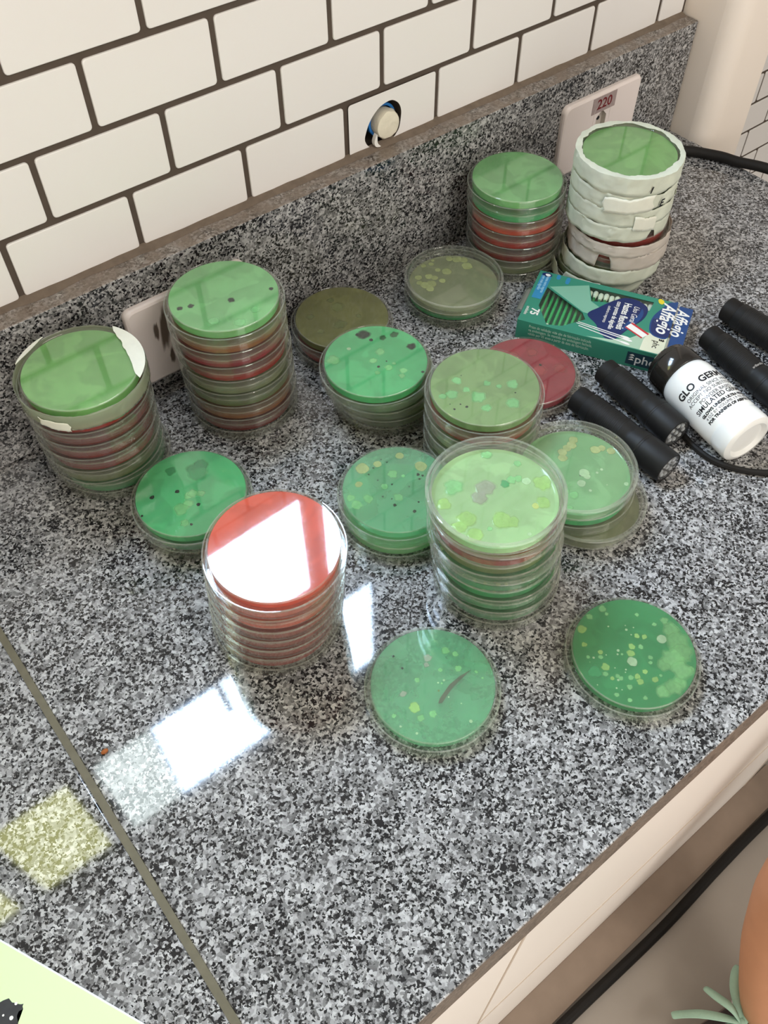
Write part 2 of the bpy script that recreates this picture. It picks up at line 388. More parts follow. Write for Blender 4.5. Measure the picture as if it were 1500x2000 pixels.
def tiles(bm, x_min, x_max, z_lo, z_hi, y0, x_ref, z_ref, G, hole=None, win=None):
    k0 = math.floor((z_lo - z_ref) / H)
    for k in range(k0, int((z_hi - z_ref) / H) + 2):
        z0, z1 = max(z_lo, z_ref + (k) * H + G / 2), min(z_hi, z_ref + (k + 1) * H - G / 2)
        off = OFF(k + 1) if k >= -1 else (0.0 if k % 2 else 0.5)
        i0 = math.floor((x_min - x_ref) / T - off) - 1
        for i in range(i0, i0 + int((x_max - x_min) / T) + 4):
            x0, x1 = x_ref + (i + off) * T + G / 2, x_ref + (i + 1 + off) * T - G / 2
            x0 = max(x0, x_min); x1 = min(x1, x_max)
            if x1 - x0 < .004: continue
            if hole and x0 < .35 < x1 and z0 < .144 < z1:
                fill_with_holes(bm, [rrect(x0, x1, z0, z1, .0028, 3), hole], y0)
                for lp in (hole,):
                    a = [bm.verts.new((x, y0, z)) for x, z in lp]; b = [bm.verts.new((x, y0 + .008, z)) for x, z in lp]
                    for q in range(len(a)): bm.faces.new((a[q], a[(q + 1) % len(a)], b[(q + 1) % len(a)], b[q])).material_index = 1
                continue
            if win and x0 < win[1] and x1 > win[0] and z0 < win[3] and z1 > win[2]:
                if z0 < win[2]: tile_piece(bm, x0, x1, z0, win[2] - .002, y0)
                if z1 > win[3]: tile_piece(bm, x0, x1, win[3] + .002, z1, y0)
                za, zb = max(z0, win[2]), min(z1, win[3])
                if x0 < win[0]: tile_piece(bm, x0, win[0] - .002, za, zb, y0)
                if x1 > win[1]: tile_piece(bm, win[1] + .002, x1, za, zb, y0)
                continue
            tile_piece(bm, x0, x1, z0, z1, y0)
bm = bmesh.new()
tiles(bm, -1.6, .7575, .1262, 1.74, 0.0, 0.0, ZL, .0048, HOLE, WIN)
wl = [(WIN[0], WIN[2]), (WIN[1], WIN[2]), (WIN[1], WIN[3]), (WIN[0], WIN[3])]
fill_with_holes(bm, [[(-1.6, -.9), (.762, -.9), (.762, 1.75), (-1.6, 1.75)], wl, HOLE], .0016, 1)
a = [bm.verts.new((x, .0016, z)) for x, z in wl]; b = [bm.verts.new((x, .09, z)) for x, z in wl]
for q in range(4): bm.faces.new((a[q], a[(q + 1) % 4], b[(q + 1) % 4], b[q])).material_index = 1
a = [bm.verts.new((x, .0016, z)) for x, z in HOLE]; b = [bm.verts.new((x, .05, z)) for x, z in HOLE]
for q in range(len(a)): bm.faces.new((a[q], a[(q + 1) % len(a)], b[(q + 1) % len(a)], b[q])).material_index = 1
bm.faces.new(b).material_index = 1
o = struct(obj('wall_back', bm, [TILE, GROUT], smooth=False))

# the high window above the tiles
win = bpy.data.objects.new('window_1', None); COL.objects.link(win); win.location = (0, 0, 0); struct(win)
bm = bmesh.new()
x0, x1, z0, z1 = WIN
box(bm, x0, x1, .004, .06, z0, z0 + .012, .001); box(bm, x0, x1, .004, .06, z1 - .012, z1, .001)
MUL = [(x0, x0 + .012), (-.338, -.297), (-.188, -.148), (.216, .252), (x1 - .022, x1)]
for p, q in MUL: box(bm, p, q, .004, .06, z0 + .012, z1 - .012, .001)
obj('window_frame', bm, ALU, win)
PANES = [(x0 + .012, -.338, 'y'), (-.297, -.188, 'y'), (-.148, -.062, 'g'), (-.059, .216, 'w'), (.252, x1 - .022, 'w')]
GW = {'y': glow('yellow_pane_daylight', (.78, .80, .33), WINDOW_GLOW * .22), 'g': glow('frosted_pane_daylight', (.80, .92, .90), WINDOW_GLOW * .30), 'w': glow('pane_daylight', (.58, .76, 1.0), WINDOW_GLOW)}
for p, q, k in PANES:
    bm = bmesh.new(); box(bm, p, q, .008, .012, z0 + .012, z1 - .012); obj('window_pane', bm, GW[k], win, False)
bm = bmesh.new(); tube(bm, [(.045, .008, .590), (.045, -.012, .594), (.048, -.012, .640)], .005); obj('window_handle', bm, ALU, win)

bm = bmesh.new(); box(bm, -1.65, 3.2, -3.2, .5, -.95, -.90); struct(obj('floor', bm, FLOORM, smooth=False))
bm = bmesh.new(); box(bm, -1.65, 3.2, -3.2, .5, 1.75, 1.80); struct(obj('ceiling', bm, CEIL, smooth=False))
bm = bmesh.new(); box(bm, -1.65, -1.6, -3.2, .1, -.90, 1.75); struct(obj('wall_left', bm, CREAM, smooth=False))
# rounded column closing the tiled wall on the right
bm = bmesh.new()
pts = [(.762, .15)]
for k in range(9):
    a = R(180 + 90 * k / 8); pts.append((.762 + .022 + .022 * math.cos(a), -.047 + .022 * math.sin(a)))
pts += [(.838, -.069), (.840, -.067), (.840, .15)]
plate(bm, pts, -.9, 1.75); struct(obj('wall_right', bm, CREAM))
# tiled wall seen beyond the column
bm = bmesh.new()
tiles(bm, .842, 3.0, -.898, .6, .15, 1.2635, -.2515, .0042)
fill_with_holes(bm, [[(.84, -.9), (3.0, -.9), (3.0, 1.75), (.84, 1.75)]], .1516, 1)
fill_with_holes(bm, [[(.84, .602), (3.0, .602), (3.0, 1.75), (.84, 1.75)]], .1500, 0)
struct(obj('wall_far', bm, [TILE, GROUT], smooth=False))
# mortar line between the tiles and the granite
bm = bmesh.new()
n = 160; prof = []
rng = random.Random(4)
ra, rb, rc = [], [], []
for k in range(n + 1):
    x = -1.6 + 2.358 * k / n
    w = .0045 + .0035 * noise.noise((x * 30, 0, 0)); h = .0022 + .0016 * noise.noise((x * 40, 3, 0))
    ra.append(bm.verts.new((x, .0015, .1245 + h + .001))); rb.append(bm.verts.new((x, -.001 - w * .5, .1245 + h * .6))); rc.append(bm.verts.new((x, -.002 - w, .1246)))
for k in range(n):
    bm.faces.new((ra[k], ra[k + 1], rb[k + 1], rb[k])); bm.faces.new((rb[k], rb[k + 1], rc[k + 1], rc[k]))
struct(obj('trim_1', bm, MORTAR))

# ------------------------------------------------------------------ counter
CT = -.5436; XR = .764
bm = bmesh.new(); box(bm, -.1362, XR, CT, 0.0, -.030, 0.0, .0012)
for f in bm.faces:
    if f.calc_center_median().y < CT + .0003: f.material_index = 1
o = obj('countertop', bm, [GR, GRE]); tag(o, 'polished grey speckled granite counter slab carrying the dish stacks', 'countertop')
bm = bmesh.new(); box(bm, -1.59, -.1412, CT, 0.0, -.030, 0.0, .0012)
for f in bm.faces:
    if f.calc_center_median().y < CT + .0003: f.material_index = 1
o = obj('countertop', bm, [GR, GRE]); tag(o, 'granite counter slab left of the seam, under the green paper', 'countertop')
bm = bmesh.new()
a, b = [], []
for k in range(121):
    y = CT + .0005 - CT * k / 120
    wv = .0004 * noise.noise((0, y * 25, 1))
    a.append(bm.verts.new((-.1416 + wv, y, -.0007))); b.append(bm.verts.new((-.1358 + wv * .6, y, -.0007)))
bm2 = bmesh.new(); box(bm2, -.1412, -.1362, CT + .0005, -.0005, -.029, -.0008); 
bm.free()
struct(obj('trim_2', bm2, SEAM))
# granite skirt under the front edge
bm = bmesh.new(); box(bm, -1.59, XR, CT + .0005, CT + .022, -.070, -.030, .0006)
struct(obj('trim_3', bm, GRE))
# backsplash
bm = bmesh.new(); box(bm, -1.59, .7605, -.0215, 0.0, .0002, .1245, .0014)
for f in bm.faces:
    c = f.calc_center_median()
    if f.normal.z > .5 and c.z > .12: f.material_index = 1
o = obj('backsplash', bm, [GR, GRD]); tag(o, 'long grey granite backsplash strip along the foot of the tiled wall', 'backsplash')
# front of the counter base, kerb and floor cable
bm = bmesh.new()
box(bm, -1.59, .70, CT + .003, CT + .05, -.90, -.0701)
o = struct(obj('wall_front', bm, FRONT, smooth=False))
bm = bmesh.new()
for z in (-.505,): box(bm, -1.55, .699, CT + .0022, CT + .0032, z - .0012, z + .0012)
for x in (-.60, .040, .68): box(bm, x - .0012, x + .0012, CT + .0022, CT + .0032, -.899, -.0705)
struct(obj('trim_4', bm, simple('front_joint', (.52, .45, .38), .8, .2, .1, 60), smooth=False))
bm = bmesh.new(); box(bm, -1.59, .74, -.589, CT + .003, -.90, -.8955, .001)
struct(obj('baseboard_front', bm, KERB))
bm = bmesh.new()
tube(bm, spline([(-1.2, -.602, -.892), (-.3, -.600, -.892), (.1, -.5985, -.892), (.22, -.5990, -.892), (.40, -.6025, -.892), (.55, -.5985, -.892), (.70, -.5990, -.892), (1.2, -.61, -.892), (1.9, -.62, -.892)], 10), .0078)
tag(obj('floor_cable', bm, BLK), 'thick black cable lying on the floor along the kerb', 'cable')

# ------------------------------------------------------------------ wall outlets and the plugged conduit
def outlet(label, x0, x1, z0, z1):
    t = thing('outlet_plate', label, 'outlet', ((x0 + x1) / 2, -.0215, (z0 + z1) / 2))
    w, h = (x1 - x0) / 2, (z1 - z0) / 2
    bm = bmesh.new(); lo = []
    for ins, y in ((0, -.0002), (0, -.0035), (.0008, -.0052), (.0028, -.0062)):
        lo.append([bm.verts.new((x, y, z)) for x, z in rrect(-w + ins, w - ins, -h + ins, h - ins, .007, 6)])
    for a, b in zip(lo, lo[1:]):
        for k in range(len(a)): bm.faces.new((a[k], a[(k + 1) % len(a)], b[(k + 1) % len(a)], b[k]))
    hexa = [(.0125 * sx + dx, zz) for sx, dx, zz in ((-1, 0, -.0065), (0, 0, -.0215), (1, 0, -.0065), (1, 0, .0065), (0, 0, .0215), (-1, 0, .0065))]
    hexa = [(-.0075, -.013), (0, -.0205), (.0075, -.013), (.0075, .013), (0, .0205), (-.0075, .013)]
    # front face with the socket recess cut out
    es = [e for e in bm.edges if len(e.link_faces) == 1 and all(abs(v.co.y + .0062) < 1e-6 for v in e.verts)]
    hv = [bm.verts.new((x, -.0062, z)) for x, z in hexa]
    es += [bm.edges.new((hv[k], hv[(k + 1) % 6])) for k in range(6)]
    bmesh.ops.triangle_fill(bm, edges=es, use_beauty=True)
    obj('plate', bm, WHITEP, t)
    bm = bmesh.new()
    a = [bm.verts.new((x, -.0062, z)) for x, z in hexa]; b = [bm.verts.new((x * .96, -.0008, z * .97)) for x, z in hexa]
    for k in range(6): bm.faces.new((a[k], a[(k + 1) % 6], b[(k + 1) % 6], b[k]))
    bm.faces.new(b)
    for k in (-1, 0, 1): lathe(bm, [(0, 0), (.0022, 0), (.0022, .0008), (0, .0008)], 12, False, 1, Matrix.Translation((0, -.0017, k * .0095)) @ Matrix.Rotation(R(90), 4, 'X'))
    obj('socket', bm, [simple('socket_plastic', (.55, .50, .44), .5, .4, .05, 40), INK], t)
    bm = bmesh.new(); lo2 = []
    for ins, y in ((0, -.0062), (.0003, -.0067)):
        lo2.append([rrect(-.0125 + ins, .0125 - ins, -.0255 + ins, .0255 - ins, .004, 4), rrect(-.0118 - ins, .0118 + ins, -.0248 - ins, .0248 + ins, .0036, 4), y])
    v = [[bm.verts.new((x, y, z)) for x, z in lp] for a_, b_, y in lo2 for lp in (a_, b_)]
    for a_, b_ in ((v[0], v[2]), (v[2], v[3]), (v[3], v[1])):
        for k in range(len(a_)): bm.faces.new((a_[k], a_[(k + 1) % len(a_)], b_[(k + 1) % len(a_)], b_[k]))
    obj('socket_rim', bm, WHITEP, t)
    return t
o1 = outlet('white wall outlet plate with the 220 sticker, behind the taped stack', .5605, .6755, .017, .0965)
bm = bmesh.new(); box(bm, -.017, .018, -.0066, -.0063, .0190, .0362); sk = obj('voltage_sticker', bm, STICK, o1, False); sk['label'] = 'grey sticker with maroon numerals'
bm = text_bm([('220', 0, 0, .0150, 'CENTER', 0, 1.0, .0002)], .0002)
bmesh.ops.transform(bm, matrix=Matrix.Translation((.0008, -.0066, .0230)) @ Matrix.Rotation(R(90), 4, 'X'), verts=bm.verts)
obj('numerals', bm, MAROON, sk, False)
bm = text_bm([('VOLTS', 0, 0, .0045, 'CENTER', 0, 1.3, 0)], .0002)
bmesh.ops.transform(bm, matrix=Matrix.Translation((.0008, -.0066, .0198)) @ Matrix.Rotation(R(90), 4, 'X'), verts=bm.verts)
bm.free()
o2 = outlet('smudged white wall outlet plate between the two left stacks', .0610, .1760, .0145, .0950)
SMUDGES = [(-.0270, .010, .0050, .026, 1), (-.0195, .016, .0030, .017, 3), (-.0255, -.020, .0030, .008, 5), (-.034, .012, .0025, .012, 8)]
t = thing('conduit_pipe', 'blue conduit stub with a cream plug in the broken wall tile', 'pipe', (.3505, .0, .1425))
MY = Matrix.Rotation(R(90), 4, 'X')   # +Z -> -Y
bm = bmesh.new()
lathe(bm, [(.0128, -.048), (.0150, -.048), (.0150, -.0075), (.0153, -.006), (.0150, -.005), (.0128, -.005)], 40, True, 0, MY)
p = obj('pipe', bm, BLUEC, t); p.location = (-.0005, 0, .0016)
bm = bmesh.new()
lathe(bm, [(0, -.03), (.0126, -.03), (.0126, -.006), (.0132, -.001), (.0122, .0022), (.0085, .0034), (.004, .0026), (0, .0030)], 40, False, 0, MY)
for v in bm.verts:
    if v.co.y < .004: v.co += Vector((.0011, .0010, .0011)) * noise.noise(v.co * 160)
p = obj('plug', bm, PLUGM, t); p.location = (.0012, 0, -.0010); p['label'] = 'lumpy cream plug'
bm = bmesh.new()
plate(bm, smooth_loop([(-.016, -.010), (-.013, -.004), (-.0125, -.012), (-.009, -.0165), (-.0145, -.0150)], 4), .0, .004)
bmesh.ops.transform(bm, matrix=MY, verts=bm.verts)
obj('tape_shred', bm, WPR, t)

# ------------------------------------------------------------------ petri dishes
SEG = 72
ME = {}
RIM = plastic('rim_light_polystyrene', .22, (.95, .97, .93), .06, (.88, .90, .80))  # whitish haze colour stands in for light caught along the edges
def mesh_of(key, build, mat, rim=None):
    """shared mesh; rim(r, z) picks the faces of the rounded rims, whose whiter material paints in gathered light as pale lines"""
    if key not in ME:
        bm = bmesh.new(); build(bm)
        bmesh.ops.recalc_face_normals(bm, faces=bm.faces); bm.normal_update()
        for f in bm.faces:
            f.smooth = max(abs(c) for c in f.normal) < .99999
            c = f.calc_center_median()
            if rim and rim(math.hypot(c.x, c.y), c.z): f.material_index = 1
        for e in bm.edges:
            if len(e.link_faces) == 2 and e.calc_face_angle(0) > R(38): e.smooth = False
        me = bpy.data.meshes.new(key.split('|')[0]); bm.to_mesh(me); bm.free(); me.materials.append(mat)
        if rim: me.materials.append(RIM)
        ME[key] = me
    return ME[key]
HT = .0150
def lid_inv(bm): lathe(bm, [(0, 0), (.0459, 0), (.0467, .0006), (.0467, .0092), (.0464, .0095), (.0457, .0095), (.0455, .0092), (.0455, .0012), (0, .0012)], SEG, False)
def base_inv(bm): lathe(bm, [(0, .0138), (.0420, .0138), (.0422, .0135), (.0422, .0020), (.0425, .0014), (.0431, .0014), (.0433, .0020), (.0433, .0140), (.0430, .0146), (.0424, .0150), (.0414, .0150), (.0412, .0148), (0, .0148)], SEG, False)
def agar_inv(bm): lathe(bm, [(0, .0080), (.0395, .0080), (.0415, .0076), (.0420, .0073), (.0420, .0134), (.0417, .01362), (0, .01362)], SEG, False)
def base_up(bm): lathe(bm, [(0, 0), (.0424, 0), (.0431, .0005), (.0433, .0012), (.0433, .0128), (.0431, .0132), (.0425, .0132), (.0422, .0128), (.0422, .0013), (.0419, .0010), (0, .0010)], SEG, False)
def lid_up(bm): lathe(bm, [(0, .0140), (.0452, .0140), (.0455, .0136), (.0455, .0063), (.0458, .0060), (.0464, .0060), (.0467, .0063), (.0467, .0144), (.0463, .0149), (.0456, .0150), (.0445, .0150), (.0442, .0147), (0, .0147)], SEG, False)
def agar_up(bm): lathe(bm, [(0, .0012), (.0416, .0012), (.0420, .0015), (.0420, .0064), (.0415, .0060), (.0395, .0057), (0, .0057)], SEG, False)
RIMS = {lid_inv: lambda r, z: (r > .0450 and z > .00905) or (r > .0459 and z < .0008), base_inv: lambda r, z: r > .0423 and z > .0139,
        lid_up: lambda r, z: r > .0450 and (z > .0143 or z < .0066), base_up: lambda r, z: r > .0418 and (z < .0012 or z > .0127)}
def blob_mesh(r, z0, z1, seed, lob=.18):
    bm = bmesh.new(); n = 26 if r > .0012 else 12; loops = []
    core = bm.verts.layers.float.new('core')
    for s, f, c in ((1, 0, 0.0), (.84, .5, .42), (.60, .85, 1.0), (.3, 1, 1.0)):
        lp = []
        for k in range(n):
            a = 2 * math.pi * k / n
            rr = r * s * (1 + lob * noise.noise((math.cos(a) * 1.6, math.sin(a) * 1.6, seed * 3.7)) * 1.6)
            v = bm.verts.new((rr * math.cos(a), rr * math.sin(a), z0 + (z1 - z0) * f)); v[core] = c; lp.append(v)
        loops.append(lp)
    for a, b in zip(loops, loops[1:]):
        for k in range(n): bm.faces.new((a[k], a[(k + 1) % n], b[(k + 1) % n], b[k]))
    bm.faces.new(loops[-1])
    return bm
def colonies(root, items, kind, rnd):
    """each colony is a small lump of mould on the agar"""
    for q, (x, y, r, c) in enumerate(items):
        d = math.hypot(x, y); lim = 41.6 - r
        if d > lim: x, y = x * max(lim, 1) / d, y * max(lim, 1) / d
        rr = r / 1000
        hgt = (q % 7) * .000012
        if kind == 'inv': z0 = .01363 + hgt; z1 = z0 + .00004
        else: z0 = .00572 + hgt; z1 = z0 + min(.0005, rr * .12)
        bm = blob_mesh(rr, z0, z1, rnd.random() * 50, .10 if c in ('wh', 'yl', 'ye') else .22)
        o = obj('colony', bm, CO['sp' if c in ('dk', 'dg') and r < 2.0 else c], root); o.location = (x / 1000, y / 1000, 0)
def dish(label, group, loc, agar_key, kind='inv', rot=0.0, tilt=(0, 0), zs=1.0, plast=None, dome=None):
    t = thing('petri_dish', label, 'petri dish', loc, rot, group)
    t.rotation_euler = (tilt[0], tilt[1], rot); t.scale = (1, 1, zs)
    pl = plast or CLEAR; pk = pl.name
    if kind == 'inv':
        parts = [('lid', lid_inv, CLEARL if plast is None else plast), ('base', base_inv, pl), ('agar', agar_inv, AG[agar_key])]
    else:
        parts = [('base', base_up, pl), ('lid', lid_up, CLEARL if plast is None else plast), ('agar', agar_up, AG[agar_key])]
    for nm, fn, mt in parts:
        me = mesh_of(nm + '|' + kind + mt.name, fn, mt, RIMS.get(fn))
        o = bpy.data.objects.new(nm, me); COL.objects.link(o); o.parent = t
    return t
def stack(key, where, base, top, agars, pitch, jit=.0006, kinds=None, labels=None, plast=None, tops=None):
    n = len(agars); rnd = random.Random(sum(ord(ch) for ch in key)); out = []
    words = ['bottom', 'second from the bottom', 'third from the bottom', 'fourth from the bottom', 'fifth from the bottom', 'sixth from the bottom', 'seventh from the bottom', 'topmost']
    cname = {'green': 'green', 'grass': 'green', 'leaf': 'green', 'moss': 'mossy green', 'sea': 'green', 'deep': 'dark green', 'pale': 'pale green', 'lime': 'pale green', 'olive': 'olive', 'mud': 'brown olive', 'grey': 'greyish', 'orange': 'amber', 'red': 'red', 'scarlet': 'bright red', 'rose': 'rose red', 'dark': 'dark red'}
    for i, ak in enumerate(agars):
        f = i / max(1, n - 1)
        x = base[0] + (top[0] - base[0]) * f + rnd.uniform(-jit, jit); y = base[1] + (top[1] - base[1]) * f + rnd.uniform(-jit, jit)
        pos = 'top' if i == n - 1 else ('lowest' if i == 0 else words[i])
        lab = (labels or {}).get(i) or '%s petri dish, %s of %s' % (cname[ak], pos, where)
        if n == 2: lab = (labels or {}).get(i) or '%s petri dish, %s of %s' % (cname[ak], 'upper' if i else 'lower', where)
        out.append(dish(lab, 'petri dishes of ' + where, (x, y, .0003 + i * pitch), ak, (kinds or {}).get(i, 'inv'), rnd.uniform(0, 6.28) if i < n - 1 else 0.0, zs=(pitch - .00015) / HT, plast=(plast or {}).get(i)))
    return out
